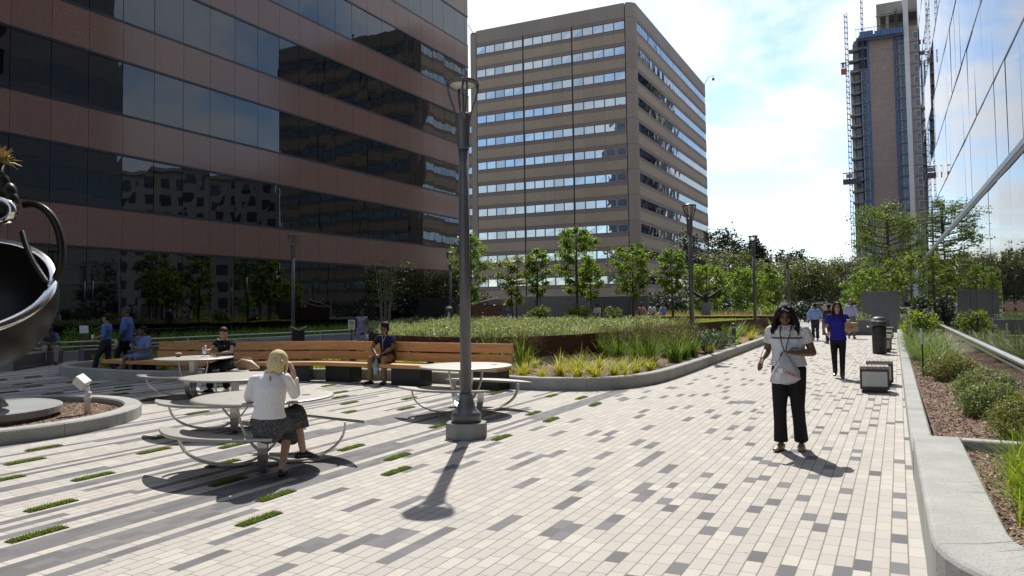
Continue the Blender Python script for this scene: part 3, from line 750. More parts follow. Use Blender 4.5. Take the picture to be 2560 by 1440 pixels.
for loc, rz, lab in (((-8.41, 8.15, 0), .03, 'empty round steel picnic table just behind the blonde woman'),
                     ((-12.46, 10.99, 0), -.04, 'shaded round steel picnic table with a paper and a coffee cup on it'),
                     ((-6.12, 10.78, 0), .02, 'empty round steel picnic table behind the nearest lamp pole')):
    dup(t1, loc, rz, lab)

# ------------------------------------------------------------------ long timber bench
bl = thing('long_timber_bench', 'long curving honey-coloured timber bench with plank back on black blocks', 'bench', (-12, 14, 0))
seg_pts = [[(-18.0, 12.98), (-15.9, 12.9), (-14.4, 13.05), (-13.1, 13.42), (-12.2, 13.85), (-11.7, 13.98), (-10.4, 13.88), (-9.0, 13.74), (-7.0, 13.56)]]
def plank_line(mb, line, off0, off1, z0, z1, step, gap=.006):
    L = resample(smooth_line(line, 2), .12)
    A = offset_line(L, off0); B = offset_line(L, off1)
    n = len(L); k = 0; st = max(2, int(step/.12))
    while k < n-1:
        e = min(n-1, k+st)
        if n-1-e < 5: e = n-1
        idx = list(range(k, e+1)); vs = []
        for q in idx:
            a = Vector(A[q]); b = Vector(B[q])
            if q == idx[0]: d = (Vector(A[q+1])-a).normalized()*gap; a = a+d; b = b+d
            for p, z in ((a, z0), (b, z0), (b, z1), (a, z1)): vs.append((p.x, p.y, z))
        mq = len(idx)
        mb.add(vs, [(i*4+j, i*4+(j+1) % 4, (i+1)*4+(j+1) % 4, (i+1)*4+j) for i in range(mq-1) for j in range(4)]+[(3, 2, 1, 0), tuple((mq-1)*4+j for j in range(4))])
        k = e
mb = MB()
for sg, st in zip(seg_pts, (2.6,)):
    for q in range(3): plank_line(mb, sg, .0+q*.19, .18+q*.19, .375, .455, st)
mb.build('seat', m_wood, bl, True)
bk = [[(-16.6, 12.92), (-15.9, 12.9), (-14.4, 13.05), (-13.1, 13.42), (-12.2, 13.85), (-11.7, 13.98), (-10.4, 13.88), (-9.0, 13.74), (-7.0, 13.56)]]
for zz0, zz1, o_ in ((.49, .675, .58), (.71, .905, .62)):
    mb = MB()
    for sg, st in zip(bk, (2.35 if o_ < .6 else 2.6,)): plank_line(mb, sg, o_, o_+.05, zz0, zz1, st)
    mb.build('backrest', m_wood, bl, True)
allp = resample(smooth_line(bk[0], 2), 1.05)
for i, p in enumerate(allp[1:-1]):
    a = Vector(allp[i]); b = Vector(allp[i+2]); d = (b-a).normalized(); nn = Vector((-d.y, d.x)); c = Vector(p)+nn*.70
    mb = MB(); mb.box((c.x, c.y, .64), (.14, .05, .5), rz=math.atan2(d.y, d.x)); mb.build('back_bracket', m_black, bl, True)
for (x, y, a, w) in ((-17.0, 13.3, 0, .75), (-14.2, 13.35, .2, .7), (-12.55, 14.05, .5, .7), (-11.35, 14.28, -.12, .75), (-9.35, 14.08, -.1, .8), (-7.35, 13.9, -.09, .72)):
    mb = MB(); mb.box((x, y, .185), (w, .42, .37), rz=a); mb.build('pedestal', m_black, bl, True, bevel=.006)

# slatted dark benches under the granite building
def slat_bench(label, loc, rz, L):
    t = thing('slatted_bench', label, 'bench', loc, rz, 'dark slatted benches')
    for s in (-1, 1):
        mb = MB(); mb.box((s*(L/2-.16), 0, .21), (.30, .46, .42)); mb.build('end_block', m_screen, t, bevel=.008)
    mb = MB()
    for k in range(7): mb.box((0, -.23, .05+k*.058), (L, .025, .05)); mb.box((0, .23, .05+k*.058), (L, .025, .05))
    mb.build('side_slats', m_brown_wood, t)
    mb = MB()
    for k in range(6): mb.box((0, -.2+k*.08, .44), (L+.02, .07, .03))
    mb.build('seat_slats', m_grey_wood, t); return t
slat_bench('dark slatted bench where the man with the phone sits, under the granite building', (-23.75, 14.8, 0), R(124), 3.2)
slat_bench('dark slatted bench behind the two men in blue shirts', (-23.3, 17.6, 0), R(75), 2.6)

# cube seats along the right kerb
m_cubeside = mat('cube_side_panel', (.52, .52, .51), .6, var=.12, vs=4)
def cube(label, loc, rz):
    t = thing('cube_seat', label, 'cube seat', loc, rz, 'slatted cube seats beside the right kerb')
    mb = MB(); mb.box((0, 0, .0375), (.40, .40, .075)); mb.build('base', m_black, t)
    mb = MB()
    for s in (-1, 1): mb.box((s*.215, 0, .235), (.03, .46, .35)); 
    for s in (-1, 1): mb.box((0, s*.222, .085), (.40, .012, .05)); mb.box((0, s*.222, .395), (.40, .012, .03))
    mb.build('side_frame', m_brown_wood, t)
    for s in (-1, 1):
        mb = MB(); mb.box((0, s*.218, .24), (.398, .014, .258)); mb.build('panel', m_cubeside, t)
    mb = MB()
    for k in range(7): mb.box((-.198+k*.066, 0, .435), (.058, .47, .045))
    mb.build('seat_slats', m_grey_wood, t); return t
c1 = cube('pale slatted cube seat, nearest beside the right kerb', (-.27, 15.85, 0), .04)
for loc, lab in (((-.19, 17.25, 0), 'second slatted cube seat, just behind the nearest one'),
                 ((-.18, 28.2, 0), 'slatted cube seat half hidden behind the black litter bin'),
                 ((-.17, 29.9, 0), 'slatted cube seat beyond the litter bin, in front of the grey screen'),
                 ((-.15, 33.6, 0), 'small slatted cube seat farther along the right kerb'),
                 ((-.05, 38.2, 0), 'smallest slatted cube seat at the foot of the grey screen')):
    dup(c1, loc, random.uniform(-.05, .05), lab, 1.06)
c1.scale = (1.06,)*3
# litter bin
t = thing('litter_bin', 'black round litter bin with a domed silver lid behind the cube seats', 'litter bin', (-.28, 27.1, 0))
mb = MB(); mb.smooth = True; mb.lathe([(.20, 0), (.205, .03), (.215, .80), (.22, .86), (.20, .865)], n=28); mb.build('bin_body', m_black, t)
mb = MB(); mb.smooth = True; mb.lathe([(.222, .90), (.224, .93), (.224, 1.04), (.215, 1.10), (.17, 1.15), (.09, 1.175), (.01, 1.18)], n=28); ld = mb.build('lid', m_dark, t)
mb = MB(); mb.smooth = True; mb.lathe([(.226, 1.02), (.229, 1.03), (.229, 1.06), (.222, 1.075)], n=28); mb.build('rim', m_steel, ld)
mb = MB(); mb.lathe([(.15, .86), (.15, .91)], n=16); mb.build('opening', m_black, t)
mb = MB(); mb.smooth = True; mb.tube([(-.21, -.05, .84), (-.28, -.1, .86), (-.34, -.06, .86), (-.30, .06, .85), (-.2, .06, .84)], .014, 6); mb.build('ash_tray', m_steel, t)
# stake signs in the right bed
m_stake = mat('stake_white', (.72, .74, .70), .4, var=0)
for x, y, h, lab in ((.56, 16.45, .95, 'black metal stake with a white strip in the mulch, nearest of three by the kerb'), (.62, 26.0, .78, 'thin dark stake beside the soft green grasses, middle of three'), (.58, 30.5, .85, 'thin dark stake close to the grey screen, farthest of three')):
    t = thing('marker_stake', lab, 'marker stake', (x, y, .22), 0, 'marker stakes in the right bed')
    mb = MB(); mb.box((0, 0, h/2), (.028, .02, h)); mb.build('post', m_black, t)
    mb = MB(); mb.box((-.012, -.014, h-.16), (.04, .01, .30)); mb.build('strip', m_stake, t)
# grey screens and low far walls
t = thing('grey_screen_wall', 'tall blue-grey rendered screen wall at the far end of the right kerb', 'screen wall', (-.6, 45, 0))
mb = MB(); mb.box((-.62, 46.4, 1.08), (1.36, .18, 2.16)); mb.build('panel', m_screen, t, True, bevel=.01)
mb = MB(); mb.box((.30, 45.2, 1.10), (.50, .18, 2.2)); mb.build('panel', m_screen, t, True, bevel=.01)
t = thing('low_far_wall', 'low blue-grey wall closing the walkway beneath the yellow-green trees', 'low wall', (-2, 41.3, 0))
mb = MB(); mb.box((-1.75, 41.6, .37), (2.5, .25, .74)); mb.build('wall_body', m_screen, t, True, bevel=.01)
t = thing('curved_far_wall', 'low pale curved concrete wall behind the small bollards', 'low wall', (-6, 44, 0))
mb = MB(); edging(mb, smooth_line([(-10.5, 50), (-8.4, 47.2), (-6.2, 45.6), (-4.7, 45.4)], 2), .25, 0, .62); mb.build('wall_body', m_conc, t, True)
for i, (x, y, z, w, h, yaw, lab) in enumerate(((-22.6, 52.6, .6, 7.8, 1.75, R(-20), 'long pale grey screen wall behind the multi-stemmed tree'), (-15.9, 48.6, .6, 4.4, 1.6, R(-15), 'shorter grey screen wall behind the tallest young tree'))):
    t = thing('garden_screen_wall', lab, 'screen wall', (x, y, z), yaw, 'grey garden screens')
    mb = MB(); mb.box((0, 0, h/2), (w, .2, h)); mb.build('panel', m_conc2 if i == 0 else m_screen, t, bevel=.01)
    mb = MB()
    for k in range(3): mb.box((-w/4+k*w/4, -.102, h/2), (.012, .006, h-.05))
    mb.build('panel_joint', m_dark, t)
t = thing('timber_topped_wall', 'low brown wall with a long honey timber top across the far end of the lawn', 'seat wall', (-8, 41, .6))
mb = MB(); mb.box((-9.0, 41.0, .74), (8.2, .35, .42)); mb.build('wall_body', m_corten, t, True)
mb = MB(); mb.box((-9.0, 41.0, .98), (8.4, .5, .06)); mb.build('timber_top', m_wood, t, True)
t = thing('timber_planter', 'brown timber planter with loose leaning boards behind the leafy tree', 'planter', (-22.6, 41.5, .8))
mb = MB()
for k in range(4): mb.box((0, k*.004, .12+k*.23), (3.2, .06, .2))
mb.build('boards', wood_mat('red_timber', (.26, .12, .07)), t)
mb = MB(); mb.tube([(-1.5, .1, .9), (.4, .3, 1.55)], .05, 5); mb.tube([(-1.2, .2, .85), (1.2, .3, 1.35)], .05, 5); mb.box((1.2, .2, 1.1), (.8, .5, .32)); mb.build('loose_board', m_grey_wood, t)
# bollards
def bollard(label, loc):
    t = thing('bollard_light', label, 'bollard', loc, 0, 'short dark bollards')
    mb = MB(); mb.smooth = True; mb.lathe([(.075, 0), (.075, .52), (.06, .53), (.06, .6), (.088, .61), (.088, .68), (.06, .71), (.005, .715)], n=16); mb.build('post', m_dark, t)
    mb = MB(); mb.smooth = True; mb.lathe([(.064, .535), (.064, .60)], n=14); mb.build('lens', m_lens, t); return t
b1 = bollard('short dark bollard light among the yellow-green shrubs, nearest of three', (-5.18, 29.33, .2))
dup(b1, (-5.4, 42.6, 0), 0, 'tiny dark bollard light before the pale curved wall, left of the pair'); dup(b1, (-4.75, 42.7, 0), 0, 'tiny dark bollard light before the pale curved wall, right of the pair')

# wing sculpture on its pedestal
t = thing('wing_sculpture', 'dark sculpture of a bird with raised wings on a grey pedestal under the yellow-green trees', 'sculpture', (-9.06, 43.0, .6)); t.scale = (.62, .62, .82)
mb = MB(); mb.prism([(-.36, -.3), (.36, -.3), (.36, .3), (-.36, .3)], 0, 1.35); mb.build('pedestal', m_conc2, t, bevel=.02)
mb = MB(); mb.smooth = True
mb.loft([(0, 0, 1.33), (0, -.02, 1.55), (0, -.1, 1.8), (.02, -.2, 1.92)], [(.16, .14), (.2, .17), (.14, .12), (.07, .06)], round1=True)
for s in (-1, 1):
    mb.loft([(s*.05, -.02, 1.62), (s*.42, .05, 1.74), (s*.85, .08, 1.92), (s*1.2, .05, 2.16), (s*1.40, .02, 2.30)], [(.10, .30), (.12, .32), (.12, .28), (.09, .2), (.02, .06)], side=(0, 0, 1), n=10)
    for k in range(4): mb.loft([(s*(.75+.16*k), .12, 1.84+.1*k), (s*(.80+.17*k), .25, 1.56+.13*k)], [(.06, .03), (.02, .01)], n=6)
mb.build('bird', m_black, t)

# ------------------------------------------------------------------ ring planter, slab and big bronze sculpture
rc = (-12.55, 6.75)
circ = [(rc[0]+2.46*math.cos(-k*2*PI/64), rc[1]+2.46*math.sin(-k*2*PI/64)) for k in range(65)]
mb = MB()
for i in range(0, 64, 8):
    seg = circ[i:i+9]; a = Vector(seg[0]); b = Vector(seg[1]); edging(mb, [tuple(b.lerp(a, -.985+1.97))]+seg[1:] if 0 else [tuple(a.lerp(b, .03))]+seg[1:], -.26, -.05, .19)
structure('ring_kerb', mb, m_conc)
g = MB(); g.add([(rc[0]+2.3*math.cos(k*PI/24), rc[1]+2.3*math.sin(k*PI/24), .09) for k in range(48)], [tuple(range(48))]); structure('ring_mulch', g, m_mulch)
m_bronze = mat('polished_dark_bronze', (.013, .012, .010), .38, metal=0, spec=.32, var=.35, vs=2.5, bump=.15, bs=9)
m_bright = mat('silver_and_rim_highlight', (.75, .72, .68), .16, metal=1, var=.1)
m_gold = mat('gilt_leaf', (.42, .30, .10), .4, metal=.7, var=.3)
t = thing('bronze_globe_sculpture', 'huge dark polished bronze globe sculpture with sweeping ribs, cut off by the left edge', 'sculpture', (rc[0], rc[1], 0))
mb = MB(); mb.lathe([(1.22, .09), (1.22, .14), (1.32, .145), (1.34, .16), (1.34, .25), (1.32, .265), (.02, .265)], n=56); mb.build('base_slab', m_conc2, t)
rv = Vector((rt.x, rt.y, 0)).normalized(); bv = Vector((-rv.y, rv.x, 0))
CZ = 1.95; RB = 1.17; vs = []; N, K = 48, 14; tl = Matrix.Rotation(R(16), 3, bv) @ Matrix.Rotation(R(37), 3, rv)
bc = rv*.12+Vector((0, 0, CZ))
def S(ph, a, r=RB): return tl @ Vector((r*math.sin(ph)*math.cos(a), r*math.sin(ph)*math.sin(a), r*math.cos(ph)))+bc
mb = MB(); mb.smooth = True
for r_ in (RB, RB-.06):
    for i in range(K+1):
        ph = R(78)+R(101)*i/K
        for j in range(N): vs.append(S(ph, 2*PI*j/N, r_))
q = (K+1)*N
fs = [(i*N+j, (i+1)*N+j, (i+1)*N+(j+1) % N, i*N+(j+1) % N) for i in range(K) for j in range(N)]
fs += [(q+i*N+j, q+i*N+(j+1) % N, q+(i+1)*N+(j+1) % N, q+(i+1)*N+j) for i in range(K) for j in range(N)]
mb.add(vs, fs); mb.build('bowl', m_bronze, t)
mb = MB(); mb.smooth = True; n = 72
ro = [S(R(77), 2*PI*k/n, RB+.02) for k in range(n)]; ri = [S(R(76.5), 2*PI*k/n, RB-.075) for k in range(n)]; rl = [S(R(81.5), 2*PI*k/n, RB+.02) for k in range(n)]
mb.add(rl+ro+ri, [(i*n+j, i*n+(j+1) % n, (i+1)*n+(j+1) % n, (i+1)*n+j) for i in range(2) for j in range(n)]); mb.build('rim', m_bright, t)  # sun highlight put into the rim's colour by a brighter metal
mb = MB(); mb.lathe([(.62, .265), (.55, .36), (.36, .55), (.30, .95)], n=28); mb.smooth = True; mb.build('foot', m_bronze, t)
def ring(cx, cz, rr, a0, a1, w, th, name, mm, back=0, n=40, ry=None):
    mb = MB(); mb.smooth = True; ry = ry or rr
    pts = [rv*(cx+rr*math.cos(a0+(a1-a0)*k/n))+bv*back+Vector((0, 0, cz+ry*math.sin(a0+(a1-a0)*k/n))) for k in range(n+1)]
    mb.bar(pts, w, th, side=bv); mb.build(name, mm, t)
ring(.80, 2.62, .50, R(-42), R(102), .10, .09, 'rib', m_bronze, .35, ry=.76)
ring(.62, 3.22, .24, R(-160), R(75), .16, .07, 'crescent', m_bright, -.15, ry=.17)
def ribline(P, back, w, th, mm):
    mb = MB(); mb.smooth = True; Q = smooth_line(P, 3); mb.bar([rv*x+bv*(back+.5*abs(z-1.9)*abs(z-1.9)*.5)+Vector((0, 0, z)) for x, z in Q], w, th, side=bv); mb.build('rib', mm, t)
ribline([(.58, 3.25), (.68, 2.85), (.76, 2.35), (.79, 1.9), (.78, 1.5), (.72, 1.1), (.58, .8)], -.95, .30, .10, m_bronze)
ribline([(.52, 3.2), (.60, 2.8), (.66, 2.3), (.68, 1.9)], -.9, .05, .05, m_bright)
ribline([(.66, 2.95), (.85, 2.62), (1.02, 2.38), (1.2, 2.15)], .1, .07, .06, m_bronze)
mb = MB(); mb.smooth = True
for x, z, r in ((.55, 3.42, .18), (.68, 3.52, .12), (.58, 3.68, .11), (.72, 3.4, .11), (.6, 3.3, .14)): mb.ell(rv*x+Vector((0, 0, z)), (r, r, r*1.25))
mb.tube([rv*.4+Vector((0, 0, 1.2)), rv*.5+Vector((0, 0, 3.3)), rv*.54+Vector((0, 0, 3.95))], .07, 8); mb.build('finial', m_bronze, t)
mb = MB(); rg = random.Random(2)
for k in range(44):
    a = rg.uniform(0, 2*PI); e = rg.uniform(-.2, 1.3); c = rv*.54+Vector((0, 0, 3.98)); d = (rv*math.cos(a)*math.cos(e)+bv*math.sin(a)*math.cos(e)+Vector((0, 0, math.sin(e)))); L = rg.uniform(.2, .36)
    mb.loft([c, c+d*L*.6, c+d*L-Vector((0, 0, .04))], [(.03, .010), (.026, .009), (.003, .002)], n=6)
mb.build('gilt_crown', m_gold, t)
# uplight in the ring
t = thing('spot_light', 'white box spotlight tilted on a short white post in the ring of mulch', 'spotlight', (-11.34, 7.95, .09))
mb = MB(); mb.smooth = True; mb.lathe([(.045, 0), (.045, .21), (.055, .212), (.055, .27), (.045, .272), (.045, .285), (.055, .288), (.055, .34), (.04, .342)], n=18); mb.tube([(0, 0, .33), (0, 0, .40), tuple(rv*-.05+Vector((0, 0, .45)))], .03, 10); mb.build('post', m_white, t)
mb = MB(); MM = Matrix.Rotation(YAW, 3, 'Z') @ Matrix.Rotation(R(40), 3, 'Y') @ Matrix.Rotation(R(20), 3, 'X'); mb.box(rv*-.09+Vector((0, 0, .50)), (.19, .16, .15), M=MM); mb.build('lamp_box', m_white, t, bevel=.01)

# ------------------------------------------------------------------ signs, lectern, bins, rails by the granite building
m_paper = mat('sign_white', (.70, .73, .74), .4, var=0); m_ink = mat('sign_ink', (.02, .02, .04), .5, var=0)
def text(name, body, size, mm, parent, loc, rot):
    cu = bpy.data.curves.new(name, 'FONT'); cu.body = body; cu.size = size; cu.align_x = 'CENTER'; cu.align_y = 'CENTER'; cu.extrude = .0015
    o = bpy.data.objects.new(name, cu); COL.objects.link(o)
    dg = bpy.context.evaluated_depsgraph_get(); me = bpy.data.meshes.new_from_object(o.evaluated_get(dg)); bpy.data.objects.remove(o)
    o = bpy.data.objects.new(name, me); COL.objects.link(o); me.materials.append(mm); o.parent = parent; o.location = loc; o.rotation_euler = rot
    KIDS.setdefault(parent.name, []).append(o); return o
t = thing('no_smoking_sign', 'white no-smoking sign on a post behind the long bench', 'sign', (-13.7, 17.6, .2), R(38))
mb = MB(); mb.box((0, .03, .55), (.05, .04, 1.1)); mb.build('post', m_dark, t)
mb = MB(); mb.box((0, 0, 1.02), (.19, .012, .26)); pl = mb.build('plate', m_paper, t)
mb = MB(); mb.bar([(.055*math.cos(a), -.009, 1.065+.055*math.sin(a)) for a in [k*PI/12 for k in range(25)]], .006, .013, side=(0, 1, 0)); mb.bar([(-.037, -.009, 1.102), (.037, -.009, 1.028)], .005, .012, side=(0, 1, 0)); mb.box((0, -.0085, 1.065), (.075, .004, .012)); mb.box((.03, -.0085, 1.08), (.006, .004, .03)); mb.build('symbol', m_ink, pl)
text('lettering', 'NO', .036, m_ink, pl, (0, -.008, .972), (PI/2, 0, 0)); text('lettering', 'SMOKING', .036, m_ink, pl, (0, -.008, .925), (PI/2, 0, 0))
t = thing('white_notice', 'small plain white notice behind the head of the seated man on the left', 'sign', (-24.9, 17.3, .0), R(48))
mb = MB(); mb.box((0, 0, .60), (.04, .03, 1.2)); mb.build('post', m_dark, t); mb = MB(); mb.box((0, -.022, 1.07), (.27, .012, .26)); mb.build('plate', m_paper, t)
t = thing('reading_podium', 'dark podium with a pale open-book top beside the shaded lamp', 'podium', (-15.9, 17.9, .2), R(42))
mb = MB(); mb.box((0, 0, .42), (.34, .22, .84)); mb.build('podium_body', m_black, t)
mb = MB(); mb.box((.12, 0, .90), (.27, .26, .025), M=Matrix.Rotation(R(-24), 3, 'Y')); mb.box((-.12, 0, .90), (.27, .26, .025), M=Matrix.Rotation(R(24), 3, 'Y')); mb.build('book_top', m_cubeside, t)
t = thing('recycling_bin', 'small dark bin with a white notice near the lamp hidden by the leafy tree', 'bin', (-19.3, 32.4, .75), R(30))
mb = MB(); mb.lathe([(.2, 0), (.22, .7), (.2, .85), (.08, .95)], n=16); mb.smooth = True; mb.build('bin_body', m_dark, t)
mb = MB(); mb.box((0, -.225, .5), (.1, .01, .3)); mb.build('notice', m_paper, t)
t = thing('ramp_handrail', 'double thin steel handrail running past the foot of the granite building', 'handrail', (-22, 24, 0))
for z in (.66, .50):
    mb = MB(); mb.smooth = True; mb.tube([(-25.05, 13.5, z), (-24.9, 16.5, z), (-23.6, 22.0, z), (-22.4, 29, z), (-22.2, 38, z)], .022, 8); mb.build('rail', m_steel, t, True)
mb = MB(); mb.tube([(-25.0, 15.2, 0), (-25.0, 15.2, .66)], .02, 6); mb.tube([(-23.9, 20.8, 0), (-23.9, 20.8, .66)], .02, 6); mb.tube([(-22.75, 27, 0), (-22.75, 27, .66)], .02, 6); mb.tube([(-22.3, 33, 0), (-22.3, 33, .66)], .02, 6); mb.build('rail_post', m_steel, t, True)
# ------------------------------------------------------------------ vegetation
def leaf_quads(C, size, rng, up=.35, asp=.55, fold=.0, sj=.35):
    N = len(C); C = np.asarray(C, float)
    nrm = rng.normal(size=(N, 3)); nrm[:, 2] = np.abs(nrm[:, 2])+up; nrm /= np.linalg.norm(nrm, axis=1)[:, None]
    t = rng.normal(size=(N, 3)); t -= nrm*(t*nrm).sum(1)[:, None]; t /= np.linalg.norm(t, axis=1)[:, None]
    b = np.cross(nrm, t); s = size*(1+sj*rng.normal(size=N)).clip(.45, 1.9)[:, None]
    V = np.stack([C-t*s*.5, C+b*s*asp*.5+t*s*.05-nrm*s*.06, C+t*s*.5-nrm*s*.1, C-b*s*asp*.5+t*s*.05-nrm*s*.06], 1).reshape(-1, 3)
    return V
def quads_obj(name, V, mat_, parent=None):
    me = bpy.data.meshes.new(name); n = len(V)//4
    me.from_pydata(V.tolist(), [], np.arange(n*4).reshape(-1, 4).tolist()); me.materials.append(mat_); me.update()
    o = bpy.data.objects.new(name, me); COL.objects.link(o)
    if parent is not None: o.parent = parent; KIDS.setdefault(parent.name, []).append(o)
    return o
def blades(roots, h, w, lean, rng, droop=.5, seg=3, hj=.3):
    """curved grass blades: returns verts, faces"""
    V = []; Fc = []
    for (x, y, z, a) in roots:
        H = h*max(.35, 1+hj*rng.normal()); l = lean*max(.1, 1+.5*rng.normal()); ww = w*(.7+.6*rng.random())
        dx, dy = math.cos(a), math.sin(a); px_, py_ = -dy*ww/2, dx*ww/2; b = len(V)
        for k in range(seg+1):
            u = k/seg; rr = l*H*u**1.6; zz = H*(u-droop*u*u*.55*min(1.6, l)); f = 1-u**1.5*.93
            cx, cy = x+dx*rr, y+dy*rr
            V += [(cx-px_*f, cy-py_*f, z+zz), (cx+px_*f, cy+py_*f, z+zz)]
        Fc += [(b+2*k, b+2*k+1, b+2*k+3, b+2*k+2) for k in range(seg)]
    return V, Fc
def blade_obj(name, V, Fc, mat_, parent=None):
    me = bpy.data.meshes.new(name); me.from_pydata(V, [], Fc); me.materials.append(mat_); me.update()
    o = bpy.data.objects.new(name, me); COL.objects.link(o)
    if parent is not None: o.parent = parent; KIDS.setdefault(parent.name, []).append(o)
    return o
m_bark = mat('grey_brown_bark', (.10, .085, .07), .9, var=.35, vs=14, bump=.3, bs=40)
m_paleb = mat('pale_smooth_bark', (.26, .22, .18), .8, var=.25, vs=14)
L_young = leaf_mat('young_tree_leaf', (0.061, 0.122, 0.017), (0.104, 0.195, 0.026), (0.192, 0.276, 0.043), .5)
L_mag = leaf_mat('magnolia_leaf', (0.068, 0.115, 0.027), (0.121, 0.176, 0.041), (0.351, 0.324, 0.068), .42)
L_yel = leaf_mat('yellow_green_leaf', (0.072, 0.134, 0.019), (0.117, 0.194, 0.031), (0.171, 0.246, 0.037), .5)
L_dark = leaf_mat('dark_evergreen_leaf', (0.013, 0.026, 0.016), (0.021, 0.042, 0.021), (0.033, 0.058, 0.029), .2)
L_olive = leaf_mat('olive_leaf', (0.047, 0.068, 0.024), (0.074, 0.101, 0.034), (0.115, 0.115, 0.047), .4)
L_brown = leaf_mat('bronze_leaf', (0.049, 0.071, 0.026), (0.079, 0.107, 0.039), (0.108, 0.129, 0.058), .4)
L_loc = leaf_mat('locust_leaf', (0.052, 0.089, 0.016), (0.082, 0.133, 0.022), (0.119, 0.178, 0.032), .5)
L_crape = leaf_mat('crape_leaf', (0.039, 0.078, 0.023), (0.065, 0.117, 0.029), (0.156, 0.221, 0.039), .45)
L_az = leaf_mat('azalea_leaf', (.08, .12, .045), (.15, .205, .08), (.26, .32, .15), .3)
L_az2 = leaf_mat('bronze_azalea_leaf', (.085, .11, .03), (.16, .185, .05), (.26, .26, .09), .3)
L_jun = leaf_mat('juniper_leaf', (0.027, 0.060, 0.030), (0.045, 0.090, 0.045), (0.075, 0.135, 0.060), .25)
G_yel = leaf_mat('yellow_grass', (.22, .26, .03), (.33, .35, .045), (.42, .42, .08), .4)
G_dark = leaf_mat('switch_grass', (0.088, 0.168, 0.028), (0.131, 0.235, 0.042), (0.210, 0.319, 0.063), .4)
G_blue = leaf_mat('soft_green_grass', (.07, .13, .045), (.11, .18, .06), (.17, .24, .085), .4)
G_lime = leaf_mat('lime_grass', (.13, .22, .02), (.20, .30, .03), (.28, .37, .05), .45)
G_sage = leaf_mat('grey_green_catmint', (0.125, 0.188, 0.081), (0.200, 0.263, 0.125), (0.300, 0.350, 0.200), .35)
G_plume = leaf_mat('tan_plume', (.15, .145, .05), (.20, .19, .075), (.26, .22, .11), .35, tc=(1.2, 1.2, .8))
G_turf = leaf_mat('turf_blade', (0.069, 0.137, 0.008), (0.115, 0.215, 0.012), (0.218, 0.273, 0.040), .35)

PROF = {'oval': lambda t: math.sin(PI*min(1, max(.02, t*.9+.08)))**.75*(1.08-.35*t), 'cone': lambda t: (1-t)**.75*min(1, t*9+.35),
        'airy': lambda t: (.35+.65*math.sin(PI*min(1, t*.85+.1))), 'vase': lambda t: .22+.85*t**.8*(1-.45*max(0, t-.7)/.3), 'wide': lambda t: math.sqrt(max(.03, 1-(2*t*.82-.72)**2))}
def tree(label, loc, H, Rr, h0, n, ls, leafm, prof='oval', stems=1, bark=None, seed=1, trunk_r=None, spread=.10, name='leafy_tree', nl=None, group=None, asp=.62, elev=.75, gap=0):
    rg = random.Random(seed); rng = np.random.default_rng(seed); bark = bark or m_bark
    t = thing(name, label, 'tree', loc, rg.uniform(0, 6), group); pf = PROF[prof]
    mb = MB(); mb.smooth = True; C = []; tr = trunk_r or H*.013+.02; lb = MB(); lb.smooth = True
    for s in range(stems):
        a0 = s*2*PI/stems+rg.uniform(-.3, .3); ln = 0 if stems == 1 else Rr*.55
        top = Vector((ln*math.cos(a0)*rg.uniform(.5, 1), ln*math.sin(a0)*rg.uniform(.5, 1), H*rg.uniform(.86, .98)))
        base = Vector((.12*math.cos(a0), .12*math.sin(a0), -.05)) if stems > 1 else Vector((0, 0, -.05))
        P = []; K = 9
        for k in range(K+1):
            u = k/K; q = base.lerp(top, u); q.x -= (top.x-base.x)*(u-u**1.7)*.7; q.y -= (top.y-base.y)*(u-u**1.7)*.7
            q += Vector((rg.uniform(-1, 1), rg.uniform(-1, 1), 0))*H*.008*(0 if k == 0 else 1); P.append(q)
        mb.tube(P, [tr*(1-.82*(k/K))*(1.25 if k == 0 else 1)/(1 if stems == 1 else 1.5) for k in range(K+1)], 7)
        m_ = nl or 26; m_ = max(6, m_//stems)
        for b in range(m_):
            u = h0/H+(1-h0/H)*((b+.5)/m_)**.92; 
            if u > .97: continue
            i = min(K-1, int(u*K)); st = P[i].lerp(P[i+1], u*K-i); tt = (st.z-h0)/(H-h0)
            az = b*2.4+rg.uniform(-.4, .4)+a0; Lb = Rr*pf(min(1, max(0, tt)))*rg.uniform(.72, 1.08)/(1 if stems == 1 else 1.25)
            el = rg.uniform(.15, elev)
            e = st+Vector((math.cos(az)*Lb, math.sin(az)*Lb, Lb*math.tan(el)*.55)); e.z = min(e.z, H*1.02)
            mid = st.lerp(e, .5)+Vector((0, 0, -Lb*.06+rg.uniform(-.04, .04)*Lb))
            lb.tube([st, mid, e], [tr*.34*(1-u*.5), tr*.2, tr*.07], 5, caps=False)
            pts = [(mid, .55), (st.lerp(e, .75), .9), (e, 1.0)]
            for q in range(3):
                sa = az+rg.uniform(-1.1, 1.1); s0 = st.lerp(e, rg.uniform(.4, .85)); s1 = s0+Vector((math.cos(sa), math.sin(sa), rg.uniform(.0, .6)))*Lb*rg.uniform(.22, .42)
                lb.tube([s0, s1], [tr*.12, tr*.05], 4, caps=False); pts.append((s1, 1)); pts.append((s0.lerp(s1, .5), .8))
            for q, w in pts:
                if rg.random() < gap: continue
                for _ in range(max(1, int(n/(m_*stems*9.2)*w*1.2))): C.append((q.x+rg.gauss(0, 1)*Rr*spread, q.y+rg.gauss(0, 1)*Rr*spread, q.z+rg.gauss(0, 1)*Rr*spread*.8))
        for _ in range(max(2, n//(40*stems))): C.append((top.x+rg.gauss(0, .6)*Rr*spread, top.y+rg.gauss(0, .6)*Rr*spread, top.z+rg.gauss(0, .8)*Rr*spread))
    tk = mb.build('trunk', bark, t); lo = lb.build('limbs', bark, tk)
    quads_obj('crown', leaf_quads(C, ls, rng, asp=asp), leafm, t)
    return t
YT = 'young upright trees in the raised lawn'
